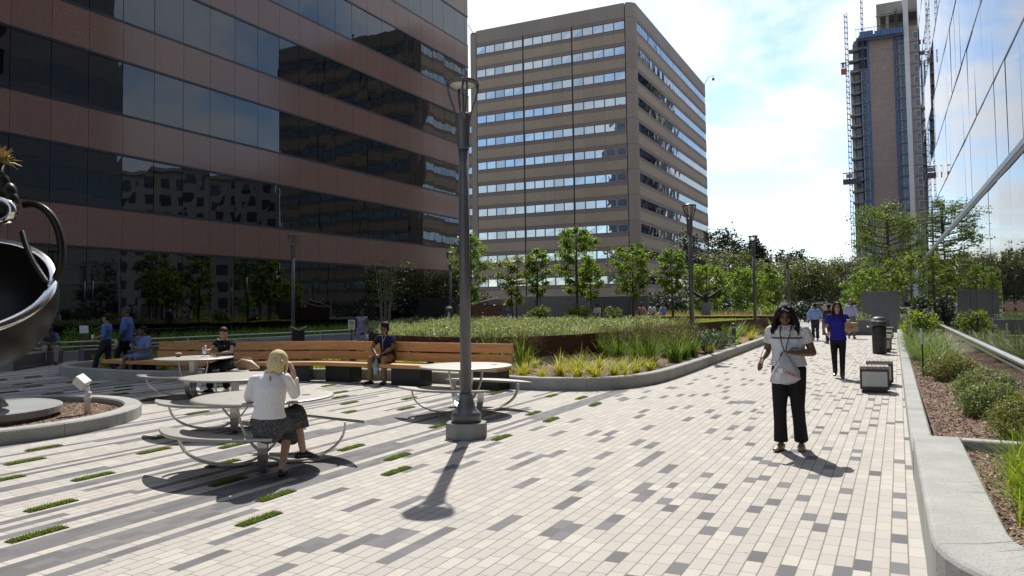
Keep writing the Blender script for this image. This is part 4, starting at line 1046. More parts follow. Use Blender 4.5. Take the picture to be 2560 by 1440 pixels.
tree('slim leafy tree directly behind the nearest lamp pole', (-19.4, 34.8, .8), 4.9, 1.15, 1.3, 4300, .115, L_young, seed=1, group=YT)
tree('small sparse multi-stemmed tree with yellowing leaves in front of the grey garden screen', (-16.8, 34.6, .8), 3.45, 1.05, .9, 2600, .12, L_mag, 'vase', 4, seed=2, name='multi_stem_tree', trunk_r=.05)
tree('slim dark-trunked tree in front of the long grey garden screen', (-18.7, 41.7, .8), 4.4, .95, 1.5, 4400, .115, L_young, seed=3, group=YT)
tree('tallest young tree in the middle of the raised lawn', (-13.9, 35.8, .8), 5.35, 1.12, 1.5, 5000, .115, L_young, seed=4, group=YT)
tree('shorter light-green tree just right of the tallest young tree', (-16.0, 43.4, .8), 3.5, .9, 1.2, 3200, .115, L_yel, seed=5, group=YT)
tree('staked young tree standing before the three people seated far off', (-11.7, 38.0, .8), 4.4, 1.05, 1.4, 4000, .112, L_young, seed=6, group=YT)
tree('young tree left of the feathery-grass lamp with a thin straight trunk', (-10.3, 40.4, .8), 4.0, .95, 1.5, 4200, .112, L_yel, seed=7, group=YT)
tree('yellow-green bushy tree behind the bird sculpture', (-10.9, 52, .6), 3.9, 1.5, .3, 4800, .135, L_yel, seed=8, name='bushy_tree')
tree('yellow-green bushy tree left of the third lamp pole', (-8.6, 54, .6), 3.7, 1.45, .2, 4800, .135, L_yel, seed=9, name='bushy_tree')
tree('narrow yellow-green bushy tree right of the third lamp pole', (-7.5, 57, .6), 3.7, 1.1, .2, 3400, .135, L_yel, seed=10, name='bushy_tree')
tree('dark blue-green rounded tree at the corner of the tan office block', (-17.5, 85, .3), 9.2, 3.6, .8, 8500, .27, L_dark, 'wide', seed=11, name='dark_tree', spread=.14)
tree('dark pointed evergreen tree behind the third lamp', (-13.0, 88, .3), 9.2, 2.6, .6, 7000, .26, L_dark, 'cone', seed=12, name='dark_tree', spread=.16)
tree('low dark evergreen tree between the two taller dark ones', (-15.6, 90, .3), 8.2, 2.4, .6, 5200, .26, L_dark, 'wide', seed=121, name='dark_tree', spread=.16)
tree('dark broad tree right of the pointed evergreen', (-10.4, 88, .3), 7.2, 2.9, .6, 6000, .26, L_dark, 'wide', seed=13, name='dark_tree', spread=.15)
tree('bronze-green tree with a pale leaning trunk behind the bird sculpture', (-11.6, 66, .3), 5.6, 2.5, 2.0, 4600, .19, L_brown, 'wide', seed=14, bark=m_paleb, name='bronze_tree', trunk_r=.12)
for i, (x, y, h, r, lf, lab) in enumerate(((-9.0, 80, 5.3, 3.2, L_olive, 'broad olive-green tree left of the fourth lamp'), (-6.3, 82, 5.6, 3.2, L_brown, 'wide brown-green tree canopy behind the fourth lamp'), (-4.2, 79, 5.2, 2.9, L_olive, 'broad olive tree canopy left of the far church spire'), (-2.6, 86, 4.6, 2.4, L_olive, 'low olive tree at the end of the walkway beneath the spire'))):
    tree(lab, (x, y, .1), h, r, 1.3, 7500, .19, lf, 'wide', seed=30+i, name='spreading_tree', group='spreading trees at the end of the plaza', spread=.13)
tree('airy thin-leaved tree rising in front of the tan block windows', (-24.1, 62, .3), 7.3, 2.2, 2.6, 1500, .20, L_loc, 'airy', seed=17, name='airy_tree', gap=.25)
tree('airy olive tree behind the tallest young tree', (-18.9, 60, .3), 6.0, 2.1, 2.0, 1700, .20, L_olive, 'airy', seed=18, name='airy_tree', gap=.2)
tree('big spreading yellow-green locust tree in front of the brick tower', (.15, 60, .2), 8.6, 2.3, 1.9, 10500, .14, L_loc, 'airy', seed=19, name='locust_tree', trunk_r=.24, gap=.05, nl=40, spread=.12)
tree('small bright yellow-green tree behind the low wall left of the grey screen', (-1.2, 51, .3), 3.5, 1.05, 1.0, 2600, .12, L_yel, 'oval', seed=20, name='small_tree')
tree('small yellow-green tree beneath the farthest lamp', (-2.0, 56, .2), 3.0, 1.0, .8, 2400, .125, L_yel, 'oval', seed=22, name='small_tree')
tree('dark leafy tree behind the grey screen beside the mirror building', (1.3, 52, .2), 4.2, 1.6, .4, 2200, .2, L_loc, 'wide', seed=23, name='small_tree')
tree('bare-stemmed crape myrtle with few leaves behind the seated man in navy', (-16.8, 23.6, .7), 2.75, .95, 1.0, 620, .10, L_crape, 'vase', 7, m_paleb, seed=24, trunk_r=.045, name='crape_myrtle', spread=.16, nl=35)
# stakes tied to young trees
for (x, y, dx, lab) in ((-11.7, 38, .35, 'pair of thin dark stakes propping the tree before the seated people'), (-18.7, 41.7, .35, 'pair of thin dark stakes propping the tree at the grey garden screen')):
    t = thing('tree_stake', lab, 'tree stake', (x, y, .75), 0, 'stakes propping young trees'); mb = MB(); mb.tube([(-dx, -.1, 0), (-.04, 0, 1.7)], .02, 5); mb.tube([(dx, .1, 0), (.04, 0, 1.7)], .02, 5); mb.build('stake_pole', m_black, t)

def shrub(label, loc, rx, ry, h, n, ls, mm, seed=1, name='shrub', group=None, asp=.4, core=True, up=.5):
    rg = random.Random(seed); rng = np.random.default_rng(seed); t = thing(name, label, 'shrub', loc, 0, group); C = []
    lumps = [(rg.uniform(-.5, .5)*rx, rg.uniform(-.5, .5)*ry, rg.uniform(.30, .62)*h, rg.uniform(.42, .62)) for _ in range(9)]+[(0, 0, .45*h, .75)]
    if name == 'mounded_shrub': lumps = [(0, 0, .46*h, .86)]*6+[(.5*rx*math.cos(k*1.05), .5*ry*math.sin(k*1.05), .40*h, .55) for k in range(6)]
    for _ in range(n):
        lx, ly, lz, lr = rg.choice(lumps); v = Vector((rg.gauss(0, 1), rg.gauss(0, 1), rg.gauss(0, 1))).normalized(); k = rg.uniform(.72, 1.04)
        p = (lx+v.x*lr*rx*k, ly+v.y*lr*ry*k, lz+v.z*lr*h*.62*k)
        if p[2] > .02: C.append(p)
    quads_obj('foliage', leaf_quads(C, ls, rng, up=up, asp=asp), mm, t)
    mb = MB(); mb.smooth = True
    for q in range(16):
        a = rg.uniform(0, 6.28); r = rg.uniform(.3, .8); mb.tube([(.04*math.cos(a), .04*math.sin(a), 0), (r*.5*rx*math.cos(a), r*.5*ry*math.sin(a), h*.35), (r*rx*math.cos(a), r*ry*math.sin(a), h*.72)], [.012, .009, .004], 4, caps=False)
    mb.build('stems', m_bark, t); return t
RB_ = 'clipped shrubs in the right mulch bed'
for i, (x, y, rx, h, mm, lab) in enumerate(((1.03, 15.9, .50, .52, L_az2, 'bronze-green mounded shrub, farthest of the low mounds before the soft grasses'), (.84, 16.9, .36, .42, L_az, 'grey-green mounded shrub tucked behind the bronze one'),
        (1.22, 12.9, .50, .50, L_az, 'wide grey-green mounded shrub in the middle of the right bed'), (1.12, 11.2, .44, .46, L_az, 'grey-green mounded shrub between two others beside the rail'), (1.32, 9.55, .50, .52, L_az2, 'bronze-tipped mounded shrub nearest the concrete cross rib'))):
    shrub(lab, (x, y, .20), rx*.92, rx*.92, h*1.05, 6500, .044, mm, seed=50+i, name='mounded_shrub', group=RB_, asp=.32)
shrub('yellow-green open shrub above the soft grasses by the mirror building', (1.15, 31, .24), .75, .9, 1.25, 1400, .12, L_yel, seed=60, name='leafy_shrub', asp=.5)
shrub('dark evergreen shrub at the far end of the mirror building', (1.35, 40.5, .24), .6, .9, 2.0, 1800, .13, L_dark, seed=61, name='dark_shrub', asp=.4)
shrub('big dark shrub behind the timber planter', (-26.0, 47, .6), 1.8, 1.3, 2.4, 1800, .22, L_dark, seed=62, name='dark_shrub')
shrub('dark hedge-like shrub behind the people seated far off', (-15.0, 60, .3), 3.8, 1.6, 2.6, 3000, .25, L_dark, seed=63, name='dark_shrub')
shrub('dark shrub in the shade behind the trunk of the bronze-green tree', (-11.5, 62, .3), 3.0, 1.5, 2.0, 2200, .25, L_dark, seed=64, name='dark_shrub')
shrub('dark shrub mass under the spreading trees left of the man in light blue', (-6.0, 68, 0), 3.4, 1.6, 1.9, 2400, .25, L_dark, seed=65, name='dark_shrub')
shrub('round bright shrub at the foot of the tallest young tree', (-13.4, 34.6, .8), .75, .6, .95, 900, .13, L_yel, seed=66, name='leafy_shrub')
shrub('leafy shrub with a reddish tint right of the tallest young tree', (-11.6, 34.5, .8), .5, .5, .85, 700, .11, L_loc, seed=67, name='leafy_shrub')
shrub('low bright shrub left of the slim dark-trunked tree', (-17.3, 38.5, .8), .8, .6, .95, 900, .13, L_loc, seed=68, name='leafy_shrub')
shrub('yellow-flowered low shrub behind the low blue-grey wall', (-1.6, 43.5, .2), 1.3, .8, 1.0, 1500, .10, L_yel, seed=69, name='leafy_shrub')
shrub('bright green shrub at the end of the timber-topped wall', (-6.6, 47.5, .4), 1.2, .9, 1.3, 1500, .13, L_yel, seed=70, name='leafy_shrub')
shrub('shaded green shrub beside the dark slatted bench', (-25.9, 18.2, .3), .8, 1.0, 1.0, 1100, .10, L_young, seed=71, name='leafy_shrub')
for i, (x, y, lab) in enumerate(((-4.95, 23.4, 'dark green feathery juniper by the second lamp'), (-4.95, 25.6, 'dark green feathery juniper nearest the short bollard'), (-5.75, 27.0, 'dark green feathery juniper behind the other two'))):
    shrub(lab, (x, y, .2), .7, .7, .62, 1500, .10, L_jun, seed=80+i, name='juniper_shrub', group='junipers behind the curved kerb', asp=.22)

# tufts: one mesh each kind in three variants, copied
def tuft_variants(name, label, cat, group, n, h, w, lean, r, mm, plume=None, k=3, droop=.55):
    out = []
    for i in range(k):
        rng = np.random.default_rng(100+i*7+len(name)); rg = random.Random(i+len(name))
        t = thing(name, label, cat, (0, -40, 0), 0, group)
        roots = [(r*rg.gauss(0, .45), r*rg.gauss(0, .45), -.02, rg.uniform(0, 6.28)) for _ in range(n)]
        V, Fc = blades(roots, h, w, lean, rng, droop); blade_obj('blades', V, Fc, mm, t)
        if plume:
            C = []; sv = MB()
            for _ in range(plume):
                a = rg.uniform(0, 6.28); rr = rg.uniform(0, .46); H = h*rg.uniform(1.15, 1.75); tip = Vector((rr*math.cos(a), rr*math.sin(a), H))
                sv.tube([(rr*.2*math.cos(a), rr*.2*math.sin(a), h*.3), tip], [.004, .002], 3, caps=False)
                for _ in range(12): C.append((tip.x+rg.gauss(0, .085), tip.y+rg.gauss(0, .085), tip.z-abs(rg.gauss(0, .14))))
            sv.build('stalks', G_plume, t); quads_obj('seed_sprays', leaf_quads(C, .026, rng, asp=.4), G_plume, t)
        out.append(t)
    return out
def scatter(vars_, pts, z, rg, smin=.85, smax=1.2):
    for i, p in enumerate(pts):
        v = vars_[i % len(vars_)]; s = rg.uniform(smin, smax)
        if i < len(vars_): v.location = (p[0], p[1], z); v.rotation_euler = (0, 0, rg.uniform(0, 6)); v.scale = (s, s, s)
        else: dup(v, (p[0], p[1], z), rg.uniform(0, 6), scale=s)
rg = random.Random(9)
yt = tuft_variants('yellow_grass_tuft', 'yellow-green arching grass tuft in the mulch behind the curved kerb', 'grass tuft', 'yellow grass tufts behind the curved kerb', 85, .42, .017, .80, .09, G_yel)
scatter(yt, [(-7.94, 15.76), (-6.99, 14.71), (-6.51, 14.67), (-6.33, 15.21), (-6.45, 16.22), (-7.68, 16.9), (-5.68, 14.58), (-5.33, 14.64), (-5.89, 15.85), (-6.03, 16.91), (-5.24, 15.55), (-4.9, 15.2), (-5.55, 17.05), (-4.95, 16.2), (-4.85, 16.94), (-4.75, 23.0), (-5.3, 26.6), (-4.8, 28.2), (-6.1, 28.6), (-5.6, 30.4), (-6.3, 31.5), (-5.1, 33.0), (-4.9, 31.4), (-6.68, 17.32), (-7.2, 15.4), (-8.6, 15.5), (-9.8, 15.6), (-11, 15.7), (-12.6, 15.4), (-14.2, 14.6), (-15.4, 14.0), (-16.6, 13.7), (-17.8, 13.7), (-18.9, 13.8), (-19.8, 14.3), (-10.4, 15.4), (-8.2, 15.2), (-5.0, 36), (-5.4, 38)], .18, rg, .75, 1.15)
sg_ = tuft_variants('feather_grass_clump', 'tall green grass clump with airy tan seed heads behind the curved kerb', 'grass clump', 'feathery grass clumps by the second lamp', 190, .58, .019, .50, .16, G_dark, 60)
scatter(sg_, [(-7.7, 16.2), (-8.6, 16.4), (-7.1, 20.2), (-6.5, 19.7), (-5.8, 18.9), (-5.45, 18.6), (-5.2, 18.2), (-4.95, 19.5), (-5.0, 20.6), (-4.95, 21.5), (-6.5, 21.6), (-6.0, 22.3), (-6.7, 23.3), (-5.6, 21.2), (-6.2, 20.6), (-6.6, 25.2), (-6.4, 27), (-5.9, 24.4), (-5.3, 22.6), (-6.8, 29)], .18, rg, .85, 1.15)
gm = tuft_variants('green_grass_clump', 'bright green low grass clump beside the rust-brown wall near the third lamp', 'grass clump', 'green grass clumps near the third lamp', 120, .45, .022, .6, .16, G_dark)
scatter(gm, [(-6.4, 30.7), (-6.5, 33.5), (-6.0, 35), (-5.6, 36.8), (-6.2, 36.3), (-5.3, 39.2), (-5.0, 40.2), (-5.9, 33.2), (-5.6, 31.8), (-5.9, 38.4)], .18, rg, 1.0, 1.5)
bl_ = tuft_variants('soft_grass_clump', 'soft arching blue-green grass clump in the right bed beside the marker stake', 'grass clump', 'soft grass clumps in the right bed', 200, .60, .015, .95, .12, G_blue)
scatter(bl_, [(.86, 18.6), (.72, 19.7), (1.1, 19.5), (.62, 21.1), (1.0, 21.3), (1.35, 20.8), (.8, 22.8), (1.2, 23.2), (.6, 24.4), (1.0, 25), (1.4, 24.6), (.7, 26.4), (1.15, 27), (.65, 28.5), (1.2, 29)], .22, rg, .8, 1.1)
lm = tuft_variants('lime_grass_clump', 'bright lime-green grass clump drooping over the thick planter wall', 'grass clump', 'lime grass clumps at the near planter wall', 300, .40, .013, .62, .17, G_lime)
scatter(lm, [(.98, 6.75), (.92, 5.95), (1.0, 5.3), (1.3, 6.3), (1.3, 5.6), (1.02, 4.8), (1.5, 7.0), (1.4, 5.0), (.86, 6.35), (.84, 5.55), (1.1, 7.1), (.9, 4.95)], .33, rg, .8, 1.08)
ln_ = tuft_variants('lime_edge_tuft', 'short lime tuft at the far end of the right kerb', 'grass tuft', 'lime tufts at the grey screen', 120, .35, .02, .7, .2, G_lime, k=1)
scatter(ln_, [(.75, 42), (.7, 39), (.9, 36)], .22, rg)

# ground cover that nobody could count
def region_pts(n, poly, rg):
    xs = [p[0] for p in poly]; ys = [p[1] for p in poly]; out = []
    while len(out) < n:
        x, y = rg.uniform(min(xs), max(xs)), rg.uniform(min(ys), max(ys)); ins = False; j = len(poly)-1
        for i in range(len(poly)):
            if (poly[i][1] > y) != (poly[j][1] > y) and x < (poly[j][0]-poly[i][0])*(y-poly[i][1])/(poly[j][1]-poly[i][1])+poly[i][0]: ins = not ins
            j = i
        if ins: out.append((x, y))
    return out
def cover(name, poly, n, z, h, w, lean, mm, seed, leafs=0, lsz=.06, label=None, clump=0, mound=0):
    rg = random.Random(seed); rng = np.random.default_rng(seed)
    P = region_pts(n, poly, rg)
    if clump and not mound: cs = region_pts(clump, poly, rg); P = [(c[0]+rg.gauss(0, .22), c[1]+rg.gauss(0, .22)) for c in (rg.choice(cs) for _ in range(n))]
    V, Fc = blades([(x, y, z, rg.uniform(0, 6.28)) for x, y in P], h, w, lean, rng, .4, 2, .35)
    o = blade_obj(name, V, Fc, mm); tag(o, label, 'ground cover', kind='stuff')
    if mound:
        C = []
        for cx, cy in region_pts(mound, poly, rg):
            r_ = rg.uniform(.25, .55); hh = rg.uniform(.16, .42)
            for _ in range(max(1, leafs//mound)):
                a = rg.uniform(0, 6.28); u_ = math.sqrt(rg.random()); C.append((cx+r_*u_*math.cos(a), cy+r_*u_*math.sin(a), z+.05+hh*math.sqrt(max(0, 1-u_*u_))*rg.uniform(.75, 1.1)))
        quads_obj('leaf_mounds', leaf_quads(C, lsz, rng, asp=.4), mm, o)
    elif leafs:
        C = [(x, y, z+h*rg.uniform(.3, 1.05)) for x, y in region_pts(leafs, poly, rg)]; quads_obj('leaf_cover', leaf_quads(C, lsz, rng, asp=.4), mm, o)
    return o
ctp = [p for p in offset_line(ct, .1)]
lawn_poly = [p for p in ctp if p[1] < 31]+[(-8.5, 31), (-12, 33), (-15, 36), (-22, 36)]
cover('catmint_ground_cover', lawn_poly, 7000, .78, .20, .022, .7, G_sage, 5, 26000, .075, 'grey-green catmint mass filling the front of the raised bed', 0, 420)
cover('lawn_grass', [(-7.2, 29.5), (-6.5, 34), (-5.6, 39), (-6, 40.6), (-13, 40.6), (-19, 44), (-21, 38), (-12.5, 33.5), (-8.6, 31.2)], 16000, .79, .09, .035, .5, G_lime, 6, label='bright mown grass at the back of the raised lawn')
cover('tall_meadow_grass', [(-14, 44.5), (-6.5, 44.5), (-6, 49), (-14, 50)], 3500, .55, .55, .03, .5, leaf_mat('meadow_blade', (.14, .14, .05), (.2, .2, .07), (.26, .24, .1), .4), 7, label='tan-green meadow grass under the bushy trees')
cover('shaded_bed_plants', [(-25.3, 9), (-25.3, 52), (-28.6, 52), (-28.6, 9)], 9000, .3, .40, .03, .6, L_young, 8, 5000, .09, 'shaded mixed ground cover along the granite building', 600)
cover('bed_edge_plants', [(-14.6, 19.7), (-12.8, 18.0), (-12.3, 17.3), (-14.5, 15.6), (-17, 14.6), (-20.2, 14.6), (-21, 17), (-15, 19.9)], 7000, .17, .32, .02, .6, leaf_mat('silver_green_leaf', (.08, .12, .06), (.13, .18, .09), (.2, .25, .14), .35), 9, 2500, .06, 'low silvery green plants behind the long bench', 420)
cover('strip_grass', [(-13.2, 14.2), (-11.9, 15.2), (-9.6, 15.3), (-7.2, 14.75), (-7.6, 15.3), (-9.6, 16.2), (-12, 16.2), (-13.6, 15)], 4200, .17, .20, .018, .7, G_lime, 10, label='bright grass strip seen beneath the long bench')
cover('far_meadow', [(-4.4, 46), (3.5, 46), (3.5, 66), (-1.0, 66), (-1.2, 47)], 3500, 0, .5, .05, .5, L_olive, 12, label='rough green planting beyond the low blue-grey wall')
# bark chips near the camera
cover('edge_catmint', [p for p in offset_line(ct, .05) if 17 < p[1] < 27]+[p for p in offset_line(ct, .55) if 17 < p[1] < 27][::-1], 2600, .80, .30, .022, .8, G_sage, 15, 5200, .07, 'grey-green catmint spilling over the rust-brown wall edge', 0, 70)
def chips(name, poly, n, z, seed, zf=None):
    rg = random.Random(seed); rng = np.random.default_rng(seed); C = [(x, y, z+rg.uniform(0, .02)) for x, y in region_pts(n, poly, rg)]
    o = quads_obj(name, leaf_quads(C, .046, rng, up=1.3, asp=.30), CH); tag(o, 'loose brown and tan bark chips over the bed', 'bark chips', kind='stuff'); return o
CH = leaf_mat('bark_chip', (.09, .055, .04), (.30, .20, .145), (.58, .45, .37), 0, .9)
chips('bark_chips', [(.40, 8.4), (1.84, 8.4), (1.84, 24), (.48, 24)], 24000, .235, 1)
chips('bark_chips', [(.57, 4.5), (2.0, 4.5), (1.84, 8.0), (.58, 8.0)], 9000, .335, 2)
chips('bark_chips', [(rc[0]+2.2*math.cos(k*PI/16), rc[1]+2.2*math.sin(k*PI/16)) for k in range(32)], 9000, .085, 3)
chips('bark_chips', [(-13, 15), (-7.4, 14.6), (-6, 14.4), (-4.9, 15), (-4.6, 17), (-4.6, 30), (-6.9, 30), (-6.9, 20), (-8.5, 17.2)], 12000, .185, 4)

# turf strips let into the striped paving
INS = [(-9.56, 6.08), (-8.87, 5.46), (-7.44, 5.24), (-6.66, 4.32), (-5.98, 3.73), (-8.08, 6.48), (-8.14, 4.77), (-4.62, 4.73), (-5.09, 5.37), (-5.98, 5.62), (-4.62, 6.66), (-5.10, 7.29), (-5.95, 7.55), (-7.40, 7.12), (-6.71, 6.25), (-4.60, 8.85), (-5.88, 9.40), (-7.28, 10.77), (-8.10, 11.98), (-5.04, 11.0), (-4.57, 10.47), (-4.58, 12.35), (-5.14, 13.1), (-5.73, 13.21), (-6.9, 13.2), (-7.92, 10.02), (-8.69, 11.03), (-9.41, 11.71), (-9.97, 12.36), (-10.27, 9.1), (-10.91, 9.99), (-8.78, 7.26), (-10.99, 13.3), (-20.0, 11.6), (-20.03, 12.5), (-18.35, 11.18), (-17.52, 10.91), (-16.81, 9.98), (-15.55, 10.11), (-16.62, 11.7), (-15.39, 11.6), (-14.72, 11.10), (-14.14, 10.53), (-12.57, 10.12), (-12.0, 11.7), (-9.77, 10.52), (-11.51, 12.6), (-17.6, 12.0), (-21.5, 10.5), (-19.2, 9.4), (-13.3, 12.4)]
t0 = None
for i, (x, y) in enumerate(INS):
    x = round(x/.106)*.106+.053
    if t0 is None:
        rgt = random.Random(3); V, Fc = blades([(rgt.uniform(-.046, .046), rgt.uniform(-.21, .21), 0, rgt.uniform(0, 6.28)) for _ in range(900)], .024, .007, .6, np.random.default_rng(1), .3, 2)
        t0 = thing('turf_strip', 'short strip of green turf set flush into the striped paving', 'turf strip', (x, y, 0), 0, 'turf strips set into the paving')
        mb = MB(); mb.box((0, 0, .0), (.104, .44, .012)); mb.build('soil_bed', mat('turf_soil', (.05, .06, .02), .95, var=.3), t0); blade_obj('turf', V, Fc, G_turf, t0)
    else: dup(t0, (x, y, 0), random.uniform(-.01, .01)+.012)
# ------------------------------------------------------------------ people
def skin_m(n, c): return mat(n, c, .5, var=.08, vs=20)
S_dark = skin_m('deep_brown_skin', (.15, .078, .048)); S_brown = skin_m('brown_skin', (.16, .085, .055)); S_tan = skin_m('tan_skin', (.34, .19, .13)); S_fair = skin_m('fair_skin', (.50, .31, .24))
def cloth(n, c, var=.1, sc=60, bump=.25, rough=.85, speck=0):
    t = NT(n); o = t.obj(); f = t.noise(sc, 3, o); w = t.noise(7, 4, o, .5, .6)
    a = t.mix(t.m_('MULTIPLY_ADD', f, 2.4, -.7, clamp=True), tuple(x*(1-var) for x in c), tuple(min(1, x*(1+var)) for x in c))
    if speck: a = t.mix(t.m_('MULTIPLY_ADD', t.noise(110, 2, o), 9, -4.7, clamp=True), a, (speck,)*3)
    t.l(a, t.b.inputs['Base Color']); t.b.inputs['Roughness'].default_value = rough; t.b.inputs['Specular IOR Level'].default_value = .25
    t.bump(t.m_('MULTIPLY_ADD', f, .12, w), bump, .035); return t.m
def hair_m(n, c):
    t = NT(n); o = t.obj(); f = t.noise(3, 5, t.scaled(o, (38, 38, 9)), .6, 1.5)
    t.l(t.mix(t.m_('MULTIPLY_ADD', f, 2.4, -.7, clamp=True), tuple(x*.5 for x in c), tuple(min(1, x*1.45) for x in c)), t.b.inputs['Base Color'])
    t.b.inputs['Roughness'].default_value = .55; t.b.inputs['Specular IOR Level'].default_value = .22; t.bump(f, .7, .012); return t.m
K_white = cloth('white_blouse_cloth', (.80, .80, .80)); K_pale = cloth('pale_grey_blouse_cloth', (.70, .73, .77)); K_black = cloth('black_trouser_cloth', (.013, .013, .015)); K_blue = cloth('royal_blue_cloth', (.022, .022, .30)); K_lblue = cloth('light_blue_shirt_cloth', (.28, .42, .72)); K_lav = cloth('lavender_shirt_cloth', (.45, .47, .66))
K_navy = cloth('navy_polo_cloth', (.015, .018, .05)); K_khaki = cloth('khaki_cloth', (.27, .17, .08)); K_tweed = cloth('grey_tweed_cloth', (.05, .052, .06), .2, 60, .25, .9, .22); K_denim = cloth('chambray_dress_cloth', (.16, .24, .45)); K_mblue = cloth('mid_blue_shirt_cloth', (.10, .17, .42)); K_char = cloth('charcoal_cloth', (.045, .045, .055))
K_floral = cloth('black_floral_cloth', (.012, .012, .014), .1, 40, .25, .85); K_beige = cloth('beige_chino_cloth', (.33, .30, .25)); K_slate = cloth('slate_shirt_cloth', (.09, .12, .19)); K_dk = cloth('dark_trouser_cloth', (.028, .03, .04)); K_peach = cloth('peach_cloth', (.55, .33, .26)); K_grey = cloth('grey_trouser_cloth', (.16, .16, .17))
def motif(n, c1, c2, sc, th):
    t = NT(n); o = t.obj(); v = t.n('ShaderNodeTexVoronoi'); v.feature = 'DISTANCE_TO_EDGE'; v.inputs['Scale'].default_value = sc; t.l(o, v.inputs['Vector'])
    f = t.m_('GREATER_THAN', v.outputs['Distance'], th); t.l(t.mix(f, c1, c2), t.b.inputs['Base Color']); t.b.inputs['Roughness'].default_value = .85; t.bump(f, .2, .01); return t.m
K_lace = motif('white_lace', (.74, .74, .75), (.20, .16, .19), 55, .20); K_flor2 = motif('white_flower_print', (.012, .012, .014), (.6, .58, .54), 16, .36); K_band = motif('banded_dress', (.30, .30, .44), (.03, .03, .04), 5, .30)
S_shoe = mat('black_shoe_leather', (.012, .011, .011), .35, var=.1); S_gold = mat('gold_flat_shoe', (.24, .19, .10), .4, var=.4, vs=40); S_brn = mat('brown_shoe', (.10, .05, .03), .5, var=.2)
H_black = hair_m('black_hair', (.013, .010, .009)); H_brown = hair_m('brown_hair', (.045, .022, .014)); H_blonde = hair_m('blonde_hair', (.74, .60, .33)); H_grey = hair_m('grey_hair', (.2, .2, .2))
M_eye = mat('dark_eye', (.01, .008, .007), .25, var=0); M_lip = mat('lip', (.16, .05, .045), .45, var=0); M_cord = mat('black_cord', (.012, .012, .014), .6, var=0); M_earph = mat('white_cable', (.75, .75, .75), .4, var=0)
STAND = dict(P=(0, 0, .93), W=(0, .005, 1.08), C=(0, 0, 1.27), N=(0, -.012, 1.435), H=(0, .018, 1.575), SL=(-.175, -.01, 1.385), SR=(.175, -.01, 1.385), EL=(-.225, -.03, 1.10), ER=(.225, -.03, 1.10), WL=(-.24, .05, .87), WR=(.24, .05, .87), HL=(-.088, 0, .90), HR=(.088, 0, .90), KL=(-.098, .02, .49), KR=(.098, .02, .49), AL=(-.10, -.02, .085), AR=(.10, -.02, .085), FL=(-.13, .17, .02), FR=(.13, .17, .02), hp=0, hy=0)
SIT = dict(P=(0, 0, .565), W=(0, -.025, .71), C=(0, -.015, .905), N=(0, .005, 1.07), H=(0, .045, 1.21), SL=(-.175, 0, 1.02), SR=(.175, 0, 1.02), EL=(-.22, .06, .76), ER=(.22, .06, .76), WL=(-.12, .30, .66), WR=(.12, .30, .66), HL=(-.09, .03, .545), HR=(.09, .03, .545), KL=(-.115, .45, .54), KR=(.115, .45, .54), AL=(-.12, .42, .085), AR=(.12, .42, .085), FL=(-.14, .62, .02), FR=(.14, .62, .02), hp=0, hy=0)
